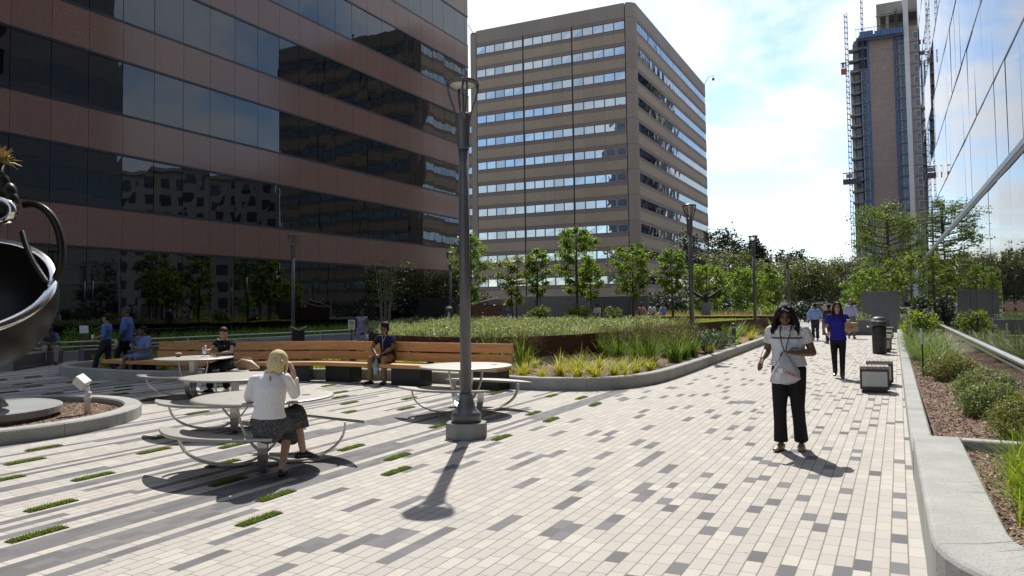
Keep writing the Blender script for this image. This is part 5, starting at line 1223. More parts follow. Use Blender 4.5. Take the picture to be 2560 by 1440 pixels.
def person(label, loc, rz, base, over, skin, hair, top, bottom, shoes, s=1.0, vx=.011, w=1.0, group=None, hands=None, bust=0, extra=None):
    J = dict(base); J.update(over); V = {k: Vector(v) for k, v in J.items() if k not in ('hp', 'hy')}
    t = thing('person', label, 'person', loc, rz, group); t.scale = (s, s, s)
    hb = Matrix.Rotation(R(J['hy']), 3, 'Z') @ Matrix.Rotation(R(-J['hp']), 3, 'X'); H = V['H']
    def hd(x, y, z): return H+hb @ Vector((x, y, z))
    side = (V['SR']-V['SL']).normalized(); hside = (V['HR']-V['HL']).normalized(); up_ = (V['N']-V['P']).normalized()
    fr = up_.cross(side).normalized()*1.0   # forward
    b = MB()
    b.ell(hd(0, -.012, .03), (.075, .095, .092), hb); b.ell(hd(0, .022, -.045), (.058, .068, .078), hb); b.ell(hd(0, .062, -.098), (.028, .026, .022), hb)
    b.loft([hd(0, .083, .02), hd(0, .098, -.018), hd(0, .094, -.03)], [(.008, .012), (.015, .016), (.013, .01)], side=hb @ Vector((1, 0, 0)), n=8, round0=True, round1=True)
    for q in (-1, 1): b.ell(hd(q*.076, -.012, -.012), (.010, .02, .032), hb, 8, 6); b.ell(hd(q*.036, .052, -.03), (.028, .026, .026), hb, 8, 6)
    b.loft([V['N']-up_*.05, V['N']+up_*.02, hd(0, -.022, -.05)], [(.062, .058), (.052, .052), (.05, .052)], side=side, n=12)
    b.ell(hd(0, .078, .036), (.045, .014, .012), hb, 10, 6)
    tor = [V['P']-up_*.06, V['P'], V['W'], V['C'], V['N']-up_*.07, V['N']-up_*.015]
    rad = [(.145, .10), (.15*w, .105*w), (.125*w, .092*w), (.148*w, .108), (.135*w, .085), (.055, .055)]
    b.loft(tor, rad, side=side, n=18, round0=True)
    for q in ('L', 'R'):
        S_, E_, W_ = V['S'+q], V['E'+q], V['W'+q]
        b.loft([S_, S_.lerp(E_, .5), E_], [.041*w, .040*w, .036*w], n=12, round0=True, round1=True); b.loft([E_, E_.lerp(W_, .35), W_], [.038*w, .038*w, .026], n=12, round0=True, round1=True)
        K_, A_, F_ = V['K'+q], V['A'+q], V['F'+q]
        b.loft([V['H'+q], V['H'+q].lerp(K_, .55), K_], [(.078*w, .08), (.066*w, .066), .05], n=12, round0=True, round1=True); b.loft([K_, K_.lerp(A_, .3)+Vector((0, -.012, 0)), A_], [.05, .052*w, .034], n=12, round0=True, round1=True)
        heel = A_+(A_-F_).normalized()*.05; heel.z = A_.z-.05
        b.loft([Vector((heel.x, heel.y, A_.z-.045)), A_.lerp(F_, .5)+Vector((0, 0, -.005)), F_+Vector((0, 0, .012))], [(.03, .03), (.036, .028), (.03, .014)], side=hside, n=10, round0=True, round1=True)
        # hand: palm, four fingers of two joints, thumb
        hs = (hands or {}).get(q, {}); d = Vector(hs['d']).normalized() if 'd' in hs else (W_-E_).normalized()
        inn = Vector(hs.get('n', ((1 if q == 'L' else -1), 0, 0))); inn = (inn-d*inn.dot(d)); inn = inn.normalized() if inn.length > .1 else basis_for(d)[0]
        sd_ = inn.cross(d)*(1 if q == 'R' else -1)
        cu_ = hs.get('curl', .35); fr_ = .0092 if vx < .010 else .0115
        b.loft([W_, W_+d*.045, W_+d*.088], [(.026, .02), (.038, .016), (.039, .014)], side=sd_, n=10, round1=True)
        for i, (o_, L) in enumerate(((.029, .068), (.0105, .078), (-.0095, .073), (-.028, .056))):
            r0_ = W_+d*.085+sd_*o_; sp = sd_*o_*.18
            d1 = (d*math.cos(cu_)+inn*math.sin(cu_)).normalized(); d2 = (d*math.cos(cu_*2.4)+inn*math.sin(cu_*2.4)).normalized()
            k1 = r0_+d1*L*.55+sp*.5; b.tube([r0_-d*.012, k1], [fr_, fr_*.95], 7); b.loft([k1, k1+d2*L*.5], [fr_*.95, fr_*.78], n=7, round0=True, round1=True)
        r0_ = W_+d*.028+sd_*.026; d1 = (d*.65+sd_*.72+inn*.35).normalized(); k1 = r0_+d1*.04; b.loft([r0_, k1], [fr_*1.35, fr_*1.1], n=7, round0=True); d2 = (d*.9+sd_*.3+inn*(.25+cu_*.5)).normalized(); b.loft([k1, k1+d2*.034], [fr_*1.1, fr_*.85], n=7, round0=True, round1=True)
    b.build('body', skin, t, remesh=vx, sub=2)
    e = MB(); e.smooth = True
    for q in (-1, 1): e.ell(hd(q*.030, .079, .008), (.0125, .008, .0065), hb, 8, 6)
    e.build('eyes', M_eye, t)
    e = MB(); e.smooth = True
    for q in (-1, 1): e.tube([hd(q*.014, .089, .026), hd(q*.032, .089, .031), hd(q*.05, .074, .025)], .004, 5)
    e.build('eyebrows', hair if hair != H_blonde else H_brown, t)
    e = MB(); e.smooth = True; e.ell(hd(0, .083, -.064), (.023, .009, .0085), hb, 10, 6); e.build('mouth', M_lip, t)
    # upper garment
    if top:
        m_, hem, slv, ease = top[:4]; c = MB()
        hemp = V['P'].lerp(V['W'], .5)-up_*hem
        if base is SIT: hemp = V['P']+up_*(.06-hem)
        k0 = (V['P']-hemp).dot(up_)
        pts = [hemp]+[p for p in (V['P'], V['W']) if (p-hemp).dot(up_) > .04]+[V['C'], V['N']-up_*.075, V['N']-up_*.01]
        rr = {0: 1}
        R_ = [((.158+ease)*w+(.012 if k0 > 0 else 0), (.118+ease)*w)]+[q for p, q in ((V['P'], ((.156+ease)*w, (.114+ease)*w)), (V['W'], ((.133+ease*.9)*w, (.104+ease*.8)*w))) if (p-hemp).dot(up_) > .04]+[((.157+ease*.6)*w, .118+ease*.6), ((.148)*w, .096), (.076, .068)]
        c.loft(pts, R_, side=side, n=22)
        for q in ('L', 'R'):
            S_, E_, W_ = V['S'+q], V['E'+q], V['W'+q]; L1 = min(1, slv)
            c.loft([S_-Vector((0, 0, .006)), S_.lerp(E_, L1*.5), S_.lerp(E_, L1)], [.055*w, (.050+ease*.45)*w, (.046+ease*.7)*w], n=14, round0=True)
            c.loft([V['N']-up_*.062, S_-Vector((0, 0, .006))], [(.058, .058), (.052*w, .052*w)], n=12, round1=True)
            if slv > 1: c.loft([S_.lerp(E_, .9), E_, E_.lerp(W_, (slv-1))], [.05*w, .052*w+ease*.4, .042+ease*.35], n=12, round0=True)
        if bust:
            for q in (-1, 1): c.ell(V['C']+side*.07*q*w+fr*.075-up_*.03, (.066, .06, .066), None, 12, 8)
        c.build('shirt' if not (len(top) > 4) else top[4], m_, t, remesh=vx, sub=5)
    if bottom:
        m_, kind, ln, fl = bottom[:4]; c = MB(); sit = base is SIT
        c.loft([V['P']-up_*.075, V['P'], V['P'].lerp(V['W'], .62)], [(.16*w, .125*w), (.166*w, .122*w), (.138*w, .104*w)], side=hside, n=20, round0=True)
        for q in ('L', 'R'):
            h_, K_, A_ = V['H'+q], V['K'+q], V['A'+q]
            if kind == 'trousers':
                e_ = K_.lerp(A_, ln); c.loft([h_+up_*.02, h_.lerp(K_, .5), K_], [(.092*w, .098*w), (.082*w, .085*w), .066*w], n=14, round0=True, round1=True)
                c.loft([K_+(K_-A_).normalized()*.01, K_.lerp(e_, .45), e_], [.066*w, (.060+fl*.4), .050+fl], n=14, round0=True)
            else:
                e_ = K_.lerp(A_, ln) if ln > 0 else h_.lerp(K_, 1+ln); c.loft([h_+up_*.02, h_.lerp(K_, .5), K_ if ln > 0 else e_], [(.105*w, .10*w), (.105, .09), (.095+fl, .08+fl*.6)], n=14, round0=True, round1=ln > 0)
                if ln > 0: c.loft([K_, e_], [.085+fl, .08+fl*1.4], n=14, round0=True)
        if kind == 'skirt':
            a, b2 = V['HL'].lerp(V['KL'], .8), V['HR'].lerp(V['KR'], .8); c.loft([(V['HL']+V['HR'])/2, (a+b2)/2], [(.15, .085), (.17, .075)], side=hside, n=16, round0=True)
        c.build(kind if kind == 'skirt' else 'trousers', m_, t, remesh=vx, sub=5)
    if shoes:
        m_, heelh = shoes[:2]
        for q in ('L', 'R'):
            A_, F_ = V['A'+q], V['F'+q]; d = (F_-A_); d.z = 0; d.normalize(); c = MB(); z0 = F_.z-.02
            sw = Vector((-d.y, d.x, 0)); ba = A_-d*.055; ba.z = A_.z-.05
            c.loft([Vector((ba.x, ba.y, ba.z)), A_+d*.03+Vector((0, 0, -.045)), A_.lerp(F_, .72)+Vector((0, 0, .0)), F_+d*.02+Vector((0, 0, .008))], [(.034, .036), (.04, .042), (.047, .03), (.034, .018)], side=sw, n=12, round0=True, round1=True)
            if heelh: c.loft([A_-d*.04+Vector((0, 0, -.05)), A_-d*.045+Vector((0, 0, -.085))], [(.026, .026), (.022, .022)], side=sw, n=8)
            if len(shoes) > 2: c.loft([A_+Vector((0, 0, -.04)), A_.lerp(V['K'+q], shoes[2])], [.05, .058], n=12)
            c.build('shoe', m_, t, remesh=vx*.8, sub=3)
    return t, V, hd, hb
def hair_part(t, hair, fn, vx=.009, name='hair'):
    c = MB(); fn(c); return c.build(name, hair, t, remesh=vx, sub=2)
def short_hair(hd, hb, k=1.0, top=0):
    def f(c):
        c.ell(hd(0, -.022, .052+top*.4), (.083*k, .098*k, .080*k+top), hb); c.ell(hd(0, -.06, -.005), (.075, .05, .07), hb)
    return f
def phone(label, loc, rot, grp='phones in hands'):
    t = thing('mobile_phone', label, 'phone', loc, 0, grp); t.rotation_euler = rot; mb = MB(); mb.box((0, 0, 0), (.072, .009, .145)); mb.build('case', S_shoe, t, bevel=.003)
    mb = MB(); mb.box((0, .005, 0), (.064, .002, .13)); mb.build('screen', m_tglass, t); return t
def wpt(t, v):
    return Matrix.Translation(t.location) @ Matrix.Rotation(t.rotation_euler.z, 4, 'Z') @ Matrix.Scale(t.scale.x, 4) @ Vector(v)

# the woman in front
p, V, hd, hb = person('woman in a white lace-sleeved top and black trousers walking forward, looking down', (-1.05, 9.38, 0), PI-.06, STAND,
    dict(W=(0, .01, 1.08), H=(.012, .065, 1.548), N=(0, .0, 1.43), SL=(-.185, 0, 1.358), SR=(.185, 0, 1.358), ER=(.245, -.05, 1.12), WR=(.262, .15, 1.04), EL=(-.265, .0, 1.115), WL=(-.085, .235, 1.125), KR=(.10, .06, .49), AR=(.10, .05, .085), FR=(.125, .23, .02), KL=(-.09, .02, .50), AL=(-.10, -.10, .085), FL=(-.125, .09, .02), hp=30, hy=10),
    S_dark, H_black, (K_pale, .04, .0, .02, 'blouse'), (K_black, 'trousers', .97, .030), (S_gold, 0), 1.0, .0075, 1.17, None,
    {'R': dict(d=(.12, .75, -.65), n=(-.5, -.3, -.8), curl=.22), 'L': dict(d=(.93, .2, .1), n=(.1, .3, -1), curl=.6)}, bust=1)
c = MB()
for q in ('L', 'R'):
    S_, E_ = V['S'+q], V['E'+q]; c.loft([S_, S_.lerp(E_, .3), S_.lerp(E_, .56)], [.066, .067, .069], n=16, round0=True); c.loft([V['N']-Vector((0, 0, .055)), S_.lerp(V['N'], .1)-Vector((0, 0, .004))], [(.066, .070), (.062, .066)], n=14, round1=True)
c.loft([Vector((0, .005, 1.285)), Vector((0, .005, 1.36)), Vector((0, .0, 1.425))], [(.188, .136), (.17, .120), (.085, .08)], n=22)
c.build('lace_yoke', K_lace, p, remesh=.0075, sub=3)
c = MB(); c.bar([(-.185*math.cos(a), .142*math.sin(a)+.004, 1.283) for a in [PI*k/14 for k in range(15)]], .012, .004, side=(0, 0, 1)); c.build('piping', K_black, p)
def hw(x, y, z): return H_+Vector((x, y, z))
H_ = V['H']
def wh(c):
    c.ell(hd(0, -.028, .035), (.093, .108, .098), hb)
    c.ell(hw(0, -.075, -.04), (.105, .07, .12)); c.ell(hw(0, -.085, -.13), (.12, .06, .09))
    for q in (-1, 1):
        c.loft([hd(q*.05, .025, .10), hd(q*.084, .01, .05), hw(q*.108, .0, -.04), hw(q*.124, -.02, -.11), hw(q*.118, -.01, -.17), hw(q*.13, .0, -.215)], [(.020, .03), (.020, .040), (.026, .050), (.036, .055), (.036, .045), (.014, .018)], n=12, round0=True, round1=True)
        for k in range(4): c.loft([hw(q*(.085+.015*k), -.05+.02*k, -.12), hw(q*(.11+.012*k), -.055+.03*k, -.18), hw(q*(.10+.014*k), -.04+.03*k, -.225-.012*(k % 2))], [.022, .018, .005], n=7, round1=True)
    c.loft([hd(.025, .068, .103), hd(-.03, .085, .085), hd(-.072, .068, .04), hw(-.098, .07, -.03)], [(.016, .026), (.018, .03), (.016, .03), (.012, .022)], n=10, round0=True, round1=True)
    c.loft([hd(.02, .07, .10), hd(.065, .062, .06), hd(.088, .04, 0)], [(.018, .024), (.016, .03), (.012, .025)], n=10, round0=True, round1=True)
hair_part(p, H_black, wh, .0075)
c = MB(); c.smooth = True
c.tube([(.06, .09, 1.42), (.055, .165, 1.33), (.03, .20, 1.2), (-.01, .21, 1.1)], .006, 6); c.tube([(-.06, .09, 1.42), (-.05, .165, 1.33), (-.02, .20, 1.2), (-.005, .215, 1.1)], .006, 6); c.build('lanyard', M_cord, p)
c = MB(); c.smooth = True; c.tube([hd(-.085, .01, -.015), hd(-.095, .04, -.06), (-.1, .1, 1.42), (-.03, .19, 1.3)], .0032, 5); c.ell(hd(-.085, .01, -.012), (.009, .009, .012)); c.build('earphone', M_earph, p)
# the plastic bag she carries
BG = NT('thin_white_plastic'); BG.b.inputs['Base Color'].default_value = (.72, .74, .78, 1); BG.b.inputs['Roughness'].default_value = .3; BG.b.inputs['Transmission Weight'].default_value = .0
BG.bump(BG.noise(14, 5, None, .6, 1.2), .9, .03); tl_ = BG.n('ShaderNodeBsdfTranslucent'); tl_.inputs['Color'].default_value = (.8, .82, .85, 1); mxs = BG.n('ShaderNodeMixShader'); mxs.inputs[0].default_value = .5; BG.l(BG.b.outputs[0], mxs.inputs[1]); BG.l(tl_.outputs[0], mxs.inputs[2]); BG.l(mxs.outputs[0], BG.out.inputs[0])
o_ = wpt(p, (-.01, .275, 1.12)); t = thing('plastic_bag', 'crumpled white plastic carrier bag with red print held by the woman in front', 'carrier bag', o_, p.rotation_euler.z)
mb = MB(); n = 26; vs = []; rb = random.Random(5); n = 20
prof = [(.022, .022, .02), (.03, .03, -.02), (.062, .05, -.07), (.10, .075, -.13), (.132, .092, -.2), (.146, .10, -.255), (.148, .098, -.29), (.118, .085, -.315), (.01, .01, -.325)]
for k, (rx, ry, z) in enumerate(prof):
    for j in range(n):
        a = 2*PI*j/n; wv = 1+.10*math.sin(a*5+k*.8)+rb.uniform(-.05, .05)+(.12*math.sin(a*9) if k < 3 else 0); sq = (abs(math.cos(a))**4+abs(math.sin(a))**4)**-.25 if k > 3 else 1; vs.append((rx*wv*sq*math.cos(a), ry*wv*sq*math.sin(a), z+rb.uniform(-.012, .012)+(.022*math.cos(a*2+1) if k > 5 else 0)))
mb.smooth = True; mb.add(vs, [(i*n+j, i*n+(j+1) % n, (i+1)*n+(j+1) % n, (i+1)*n+j) for i in range(len(prof)-1) for j in range(n)]); mb.build('bag_skin', BG.m, t)
mb = MB(); mb.box((.03, .035, -.25), (.15, .10, .08), rz=.3); mb.build('takeaway_box', m_white, t)
M_red = mat('red_print', (.55, .04, .02), .5, var=.1)
mb = MB(); 
for k in range(5): mb.box((-.115+k*.022, .098-abs(k-1.5)*.004+.006, -.235+.008*k), (.014, .006, .03), rz=.25)
mb.build('red_print', M_red, t)
mb = MB(); mb.box((.035, .096, -.19), (.06, .004, .055), rz=-.25); mb.build('receipt', m_paper, t)
phone('dark phone in the left hand of the woman in front', wpt(p, (-.10, .27, 1.155)), (R(-65), 0, p.rotation_euler.z+.5))

# blonde woman at the nearest table
p, V, hd, hb = person('blonde woman in a white blouse and grey tweed skirt at the nearest table', (-5.52, 5.78, 0), R(38), SIT,
    dict(P=(0, 0, .565), W=(.005, .01, .71), C=(.01, .06, .895), N=(.02, .11, 1.055), H=(.075, .185, 1.135), SL=(-.148, .09, .995), SR=(.16, .10, 1.0), EL=(-.215, .26, .80), WL=(-.10, .46, .80), ER=(.235, .30, .805), WR=(.215, .25, 1.055), KR=(.17, .40, .50), AR=(.115, .17, .10), FR=(.13, .30, .02), HL=(-.085, .03, .56), KL=(.235, .37, .60), AL=(.31, .30, .24), FL=(.44, .36, .14), hp=38, hy=-16),
    S_fair, H_blonde, (K_white, .0, 1.72, .016, 'blouse'), (K_tweed, 'skirt', .42, .022), (S_shoe, 1), 1.0, .0075, .97, None, {'R': dict(d=(-.35, .12, .95), n=(-.8, .3, 0), curl=.75)})
H_ = V['H']
def bh(c):
    def hw(x, y, z): return H_+Vector((x, y, z))
    c.ell(hd(0, -.022, .038), (.097, .116, .104), hb); c.ell(hd(0, -.065, -.035), (.090, .065, .09), hb); c.loft([hd(0, -.07, -.02), hw(-.005, -.085, -.06), hw(-.01, -.075, -.105)], [(.085, .05), (.07, .045), (.045, .03)], n=14, round1=True)
    c.ell(hw(-.068, -.10, -.055), (.036, .034, .038))
    for q in (-1, 1): c.loft([hd(q*.05, .04, .08), hd(q*.080, .02, .02), hd(q*.080, .03, -.05)+Vector((0, 0, -.02)), hd(q*.07, .045, -.08)+Vector((0, 0, -.07))], [(.02, .04), (.018, .05), (.014, .04), (.004, .01)], n=10, round0=True, round1=True)
    for k in range(6): c.loft([hw(-.075, -.11, -.06), hw(-.125-.004*k, -.105+.012*k, -.035-.014*k)], [.010, .002], n=6, round1=True)
hair_part(p, H_blonde, bh, .0065)
c = MB(); c.ell((.015, .0, .985), (.016, .02, .055)); c.build('keyhole_opening', S_fair, p)
# man in the navy polo on the long bench
p, V, hd, hb = person('young man in a navy polo and khaki trousers seated on the long timber bench', (-10.15, 14.34, 0), PI+.12, SIT,
    dict(W=(0, .02, .71), C=(0, .05, .905), N=(0, .09, 1.07), H=(.01, .13, 1.215), SL=(-.18, .08, 1.02), SR=(.18, .08, 1.02), EL=(-.25, .24, .80), WL=(-.06, .42, .66), ER=(.26, .24, .80), WR=(.07, .43, .66), KL=(-.15, .46, .55), KR=(.19, .45, .55), AL=(-.13, .42, .085), AR=(.22, .40, .085), FL=(-.13, .60, .02), FR=(.28, .58, .02), hp=4, hy=-38),
    S_dark, H_black, (K_navy, .05, .62, .014, 'polo_shirt'), (K_khaki, 'trousers', .95, .014), (S_shoe, 0), 1.0, .010, 1.06, None, {'L': dict(d=(.75, .5, -.45), n=(.2, -.3, -1), curl=.6), 'R': dict(d=(-.75, .5, -.45), n=(-.2, -.3, -1), curl=.6)})
hair_part(p, H_black, short_hair(hd, hb, 1.04, .018), .01)
c = MB(); c.smooth = True; c.tube([hd(-.082, .0, -.02), hd(-.075, .05, -.10), (-.05, .19, 1.05), (.0, .235, .92), (.02, .20, .76)], .0042, 5); c.tube([hd(.082, .0, -.02), hd(.075, .05, -.10), (.04, .19, 1.05), (.0, .235, .93)], .0042, 5); c.build('earphone', M_earph, p)
GLB = NT('pale_blue_bottle'); GLB.b.inputs['Base Color'].default_value = (.45, .65, .80, 1); GLB.b.inputs['Roughness'].default_value = .08; GLB.b.inputs['Transmission Weight'].default_value = .55; GLB.b.inputs['IOR'].default_value = 1.2
t = thing('water_bottle', 'large pale blue water bottle held between the knees of the man in navy', 'water bottle', wpt(p, (0, .53, .235)), 0)
mb = MB(); mb.smooth = True; mb.lathe([(.05, 0), (.058, .01), (.058, .18), (.052, .2), (.058, .215), (.03, .30), (.018, .32), (.018, .335)], n=18); mb.build('bottle_body', GLB.m, t)
mb = MB(); mb.smooth = True; mb.lathe([(.0595, .06), (.0595, .15)], n=18); mb.build('label', mat('bottle_label', (.35, .5, .65), .5, var=.3, vs=30), t); mb = MB(); mb.lathe([(.023, .335), (.023, .375)], n=12); mb.build('cap', mat('blue_cap', (.03, .06, .35), .4, var=0), t)
# woman in the blue dress on the phone
p, V, hd, hb = person('woman in a blue dress on her phone at the end of the long bench', (-17.0, 13.42, 0), PI+.12, SIT,
    dict(P=(0, 0, .565), C=(.0, -.03, .905), N=(0, -.02, 1.07), H=(.02, .03, 1.205), ER=(.24, .14, .83), WR=(.15, .17, 1.05), EL=(-.25, .1, .78), WL=(.02, .30, .70), KL=(-.05, .46, .53), KR=(.13, .47, .53), AL=(-.04, .44, .085), AR=(.18, .46, .085), FL=(-.05, .62, .02), FR=(.2, .64, .02), hp=2, hy=-22),
    S_brown, H_black, (K_denim, .05, 1.15, .02, 'dress_top'), (K_denim, 'skirt', -.12, .012), (S_brn, 0), .98, .011, 1.16, None, {'R': dict(d=(-.35, .1, .9), n=(-1, .2, 0), curl=.8)}, bust=1)
hair_part(p, H_black, short_hair(hd, hb, 1.02), .01)
phone('dark phone held to the ear of the woman in the blue dress', wpt(p, (.12, .12, 1.16)), (R(10), R(10), p.rotation_euler.z+1.2))
# woman in black floral at the shaded table
p, V, hd, hb = person('woman in a black floral blouse at the shaded picnic table', (-12.42, 11.80, 0), PI+.28, SIT,
    dict(W=(0, .0, .71), C=(0, .04, .905), N=(0, .07, 1.07), H=(.01, .12, 1.20), SL=(-.17, .05, 1.02), SR=(.17, .05, 1.02), ER=(.25, .22, .84), WR=(.22, .42, .86), EL=(-.24, .24, .82), WL=(-.02, .40, .785), KL=(-.13, .40, .53), KR=(.16, .42, .53), AL=(-.16, .25, .085), AR=(.20, .28, .085), FL=(-.18, .42, .02), FR=(.24, .45, .02), hp=14, hy=8),
    S_fair, H_brown, (K_floral, .04, .45, .014, 'blouse'), (K_black, 'trousers', .97, .02), (S_shoe, 0), 1.0, .010, 1.0, None, {'L': dict(d=(.95, .3, 0), n=(0, 0, -1), curl=.3), 'R': dict(d=(.1, .5, .8), n=(-1, 0, 0), curl=.8)}, bust=1)
hair_part(p, H_brown, short_hair(hd, hb, 1.02), .01)
c = MB()
for q in ('L', 'R'):
    S_, E_ = V['S'+q], V['E'+q]; c.loft([S_, S_.lerp(E_, .36)], [.074, .071], n=14, round0=True)
c.loft([V['C']+Vector((0, 0, .03)), V['N']-Vector((0, 0, .075))], [(.158, .128), (.152, .104)], n=20); c.build('flower_print', K_flor2, p, remesh=.010, sub=3)
c = MB(); c.smooth = True; c.tube([(.05, .13, 1.06), (.03, .20, .96), (0, .21, .86), (-.03, .20, .96), (-.05, .13, 1.06)], .006, 5); c.build('lanyard', M_cord, p)
def cup(nm, label, loc, r, h, mm, lid=None):
    t = thing(nm, label, 'cup', loc); mb = MB(); mb.smooth = True; mb.lathe([(r*.72, 0), (r, h)], n=16); mb.build('cup_body', mm, t)
    mb = MB(); mb.lathe([(r*1.06, h), (r*1.0, h+.012), (r*.9, h+.014)], n=16); mb.build('lid', lid or m_white, t); return t
cup('paper_cup', 'white paper cup in the hand of the woman in black floral', wpt(p, (.215, .475, .80)), .042, .11, m_white)
cup('takeaway_bowl', 'short tan takeaway cup standing on the shaded picnic table', (-12.93, 11.02, .748), .06, .065, mat('kraft', (.36, .21, .10), .8, var=.1))
t = thing('paper_sheet', 'white sheet of paper lying on the shaded picnic table', 'paper', (-12.45, 11.28, .7495), .3); mb = MB(); mb.box((0, 0, .003), (.42, .28, .005)); mb.build('sheet', m_paper, t)
t = thing('shoulder_bag', 'slouched tan leather shoulder bag on the seat of the shaded table', 'bag', (-11.95, 11.90, .447), .4)
m_leath = mat('tan_leather', (.46, .31, .18), .5, var=.15); mb = MB(); mb.smooth = True; mb.loft([(-.2, 0, .08), (-.1, 0, .11), (.08, 0, .09), (.24, 0, .03)], [(.03, .08), (.09, .12), (.10, .10), (.05, .025)], side=(0, 1, 0), n=14, round0=True, round1=True); mb.build('bag_body', m_leath, t); mb = MB(); mb.smooth = True; mb.tube([(-.18, .02, .14), (-.08, .05, .25), (.06, .04, .22), (.14, .0, .1)], .012, 7); mb.build('strap', m_leath, t)
# two men walking off to the left
p, V, hd, hb = person('younger man in a blue shirt walking past the bench end with a white cup', (-18.25, 13.3, 0), R(116), STAND,
    dict(KL=(-.09, .20, .52), AL=(-.09, .30, .10), FL=(-.10, .48, .04), KR=(.09, .0, .49), AR=(.09, -.22, .13), FR=(.10, -.08, .03), EL=(-.24, -.06, 1.12), WL=(-.22, .18, 1.05), ER=(.24, .03, 1.12), WR=(.23, .22, 1.0), hy=-5), S_tan, H_black, (K_mblue, .01, 1.25, .014, 'shirt'), (K_dk, 'trousers', .96, .02), (S_shoe, 0), .955, .012)
hair_part(p, H_black, short_hair(hd, hb, 1.0, .01), .011)
c = MB(); c.bar([(.148*math.cos(a), .112*math.sin(a), .995) for a in [k*PI/12 for k in range(25)]], .03, .008, side=(0, 0, 1)); c.build('belt', S_shoe, p)
cup('paper_cup', 'white cup carried by the younger man in the blue shirt', wpt(p, (-.20, .26, 1.02)), .038, .10, m_white)
p, V, hd, hb = person('tall man in a loose blue shirt and cap holding a crumpled bag', (-18.6, 14.15, 0), R(118), STAND,
    dict(KL=(-.10, .18, .51), AL=(-.10, .20, .09), FL=(-.11, .38, .03), KR=(.10, .04, .49), AR=(.10, -.24, .14), FR=(.11, -.10, .03), EL=(-.26, -.05, 1.1), WL=(-.26, .08, .88), ER=(.26, -.02, 1.1), WR=(.27, .12, .88), hy=6), S_dark, H_black, (K_mblue, .17, 1.3, .03, 'shirt'), (K_dk, 'trousers', .96, .02), (S_shoe, 0), 1.06, .012, 1.15)
hair_part(p, cloth('slate_cap_cloth', (.05, .075, .09)), lambda c: (c.ell(hd(0, -.015, .062), (.084, .104, .068), hb), c.loft([hd(0, .07, .055), hd(0, .14, .04)], [(.06, .014), (.05, .008)], side=hb @ Vector((1, 0, 0)), n=10)), .010, 'cap')
t = thing('crumpled_bag', 'small crumpled pale bag in the hand of the tall man in blue', 'bag', wpt(p, (-.27, .12, .77))); mb = MB(); rb = random.Random(3)
for _ in range(7): mb.ell((rb.uniform(-.04, .04), rb.uniform(-.04, .04), rb.uniform(-.06, .06)), (.05, .05, .055))
mb.build('bag_skin', mat('cream_paper', (.55, .47, .38), .7, var=.2), t, remesh=.014)
# seated man with phone, far left
p, V, hd, hb = person('man in beige trousers hunched over his phone on the dark slatted bench', (-24.15, 15.55, 0), R(-112), SIT,
    dict(W=(0, .02, .71), C=(0, .14, .88), N=(0, .26, .99), H=(0, .36, 1.07), SL=(-.18, .22, .95), SR=(.18, .22, .95), EL=(-.23, .36, .70), WL=(-.05, .52, .68), ER=(.23, .36, .70), WR=(.05, .52, .68), KL=(-.16, .44, .54), KR=(.16, .44, .54), AL=(-.14, .40, .085), AR=(.17, .42, .085), FL=(-.15, .57, .02), FR=(.2, .6, .02), hp=40), S_brown, H_black, (K_slate, .04, .7, .02, 'shirt'), (K_beige, 'trousers', .95, .015), (S_brn, 0), 1.03, .012, 1.05)
hair_part(p, H_black, short_hair(hd, hb, 1.03), .011); phone('dark phone in the hands of the hunched man on the slatted bench', wpt(p, (0, .58, .72)), (R(-50), 0, p.rotation_euler.z))
# woman in the blue blouse
p, V, hd, hb = person('long-haired woman in a royal blue blouse and black trousers walking up with a paper bag', (-1.01, 18.4, 0), PI+.02, STAND,
    dict(ER=(.235, -.03, 1.1), WR=(.22, .20, 1.0), EL=(-.235, -.02, 1.11), WL=(-.24, .24, 1.04), KR=(.085, .08, .49), AR=(.08, -.03, .15), FR=(.09, .12, .06), KL=(-.08, .07, .49), AL=(-.07, .12, .085), FL=(-.08, .28, .02), hp=0, hy=6), S_fair, H_brown, (K_blue, .16, .62, .022, 'blouse'), (K_black, 'trousers', .9, .0), (S_shoe, 1, .2), .985, .010, .97, None, {'L': dict(d=(0, 1, .1), n=(0, 0, 1), curl=.3), 'R': dict(d=(-.2, .9, -.1), n=(-1, 0, 0), curl=.6)}, bust=1)
def lh(c):
    c.ell(hd(0, -.025, .048), (.088, .102, .085), hb); c.loft([hd(0, -.07, .02), hd(0, -.095, -.12), hd(0, -.09, -.27)], [(.085, .05), (.11, .05), (.10, .03)], side=hb @ Vector((1, 0, 0)), n=14, round1=True)
    for q in (-1, 1): c.loft([hd(q*.045, .055, .10), hd(q*.082, .035, .03), hd(q*.092, .015, -.08), hd(q*.10, .03, -.20), hd(q*.085, .06, -.29)], [(.022, .03), (.02, .04), (.026, .045), (.032, .04), (.016, .02)], n=10, round0=True, round1=True)
hair_part(p, H_brown, lh, .009)
m_kraft = mat('kraft_paper', (.42, .27, .15), .8, var=.12, vs=20, bump=.4, bs=25)
t = thing('paper_bag', 'brown paper takeaway bag with a faint red mark carried by the woman in blue', 'paper bag', wpt(p, (-.29, .33, 1.05)), p.rotation_euler.z)
mb = MB(); rb = random.Random(8); vs = []
for z, sx, sy in ((0, .13, .08), (.08, .132, .082), (.14, .125, .07), (.175, .135, .045), (.195, .12, .02)):
    for x, y in ((-1, -1), (0, -1.06), (1, -1), (1, 1), (0, 1.06), (-1, 1)): vs.append((x*sx+rb.uniform(-.006, .006), y*sy, z+rb.uniform(-.005, .005)))
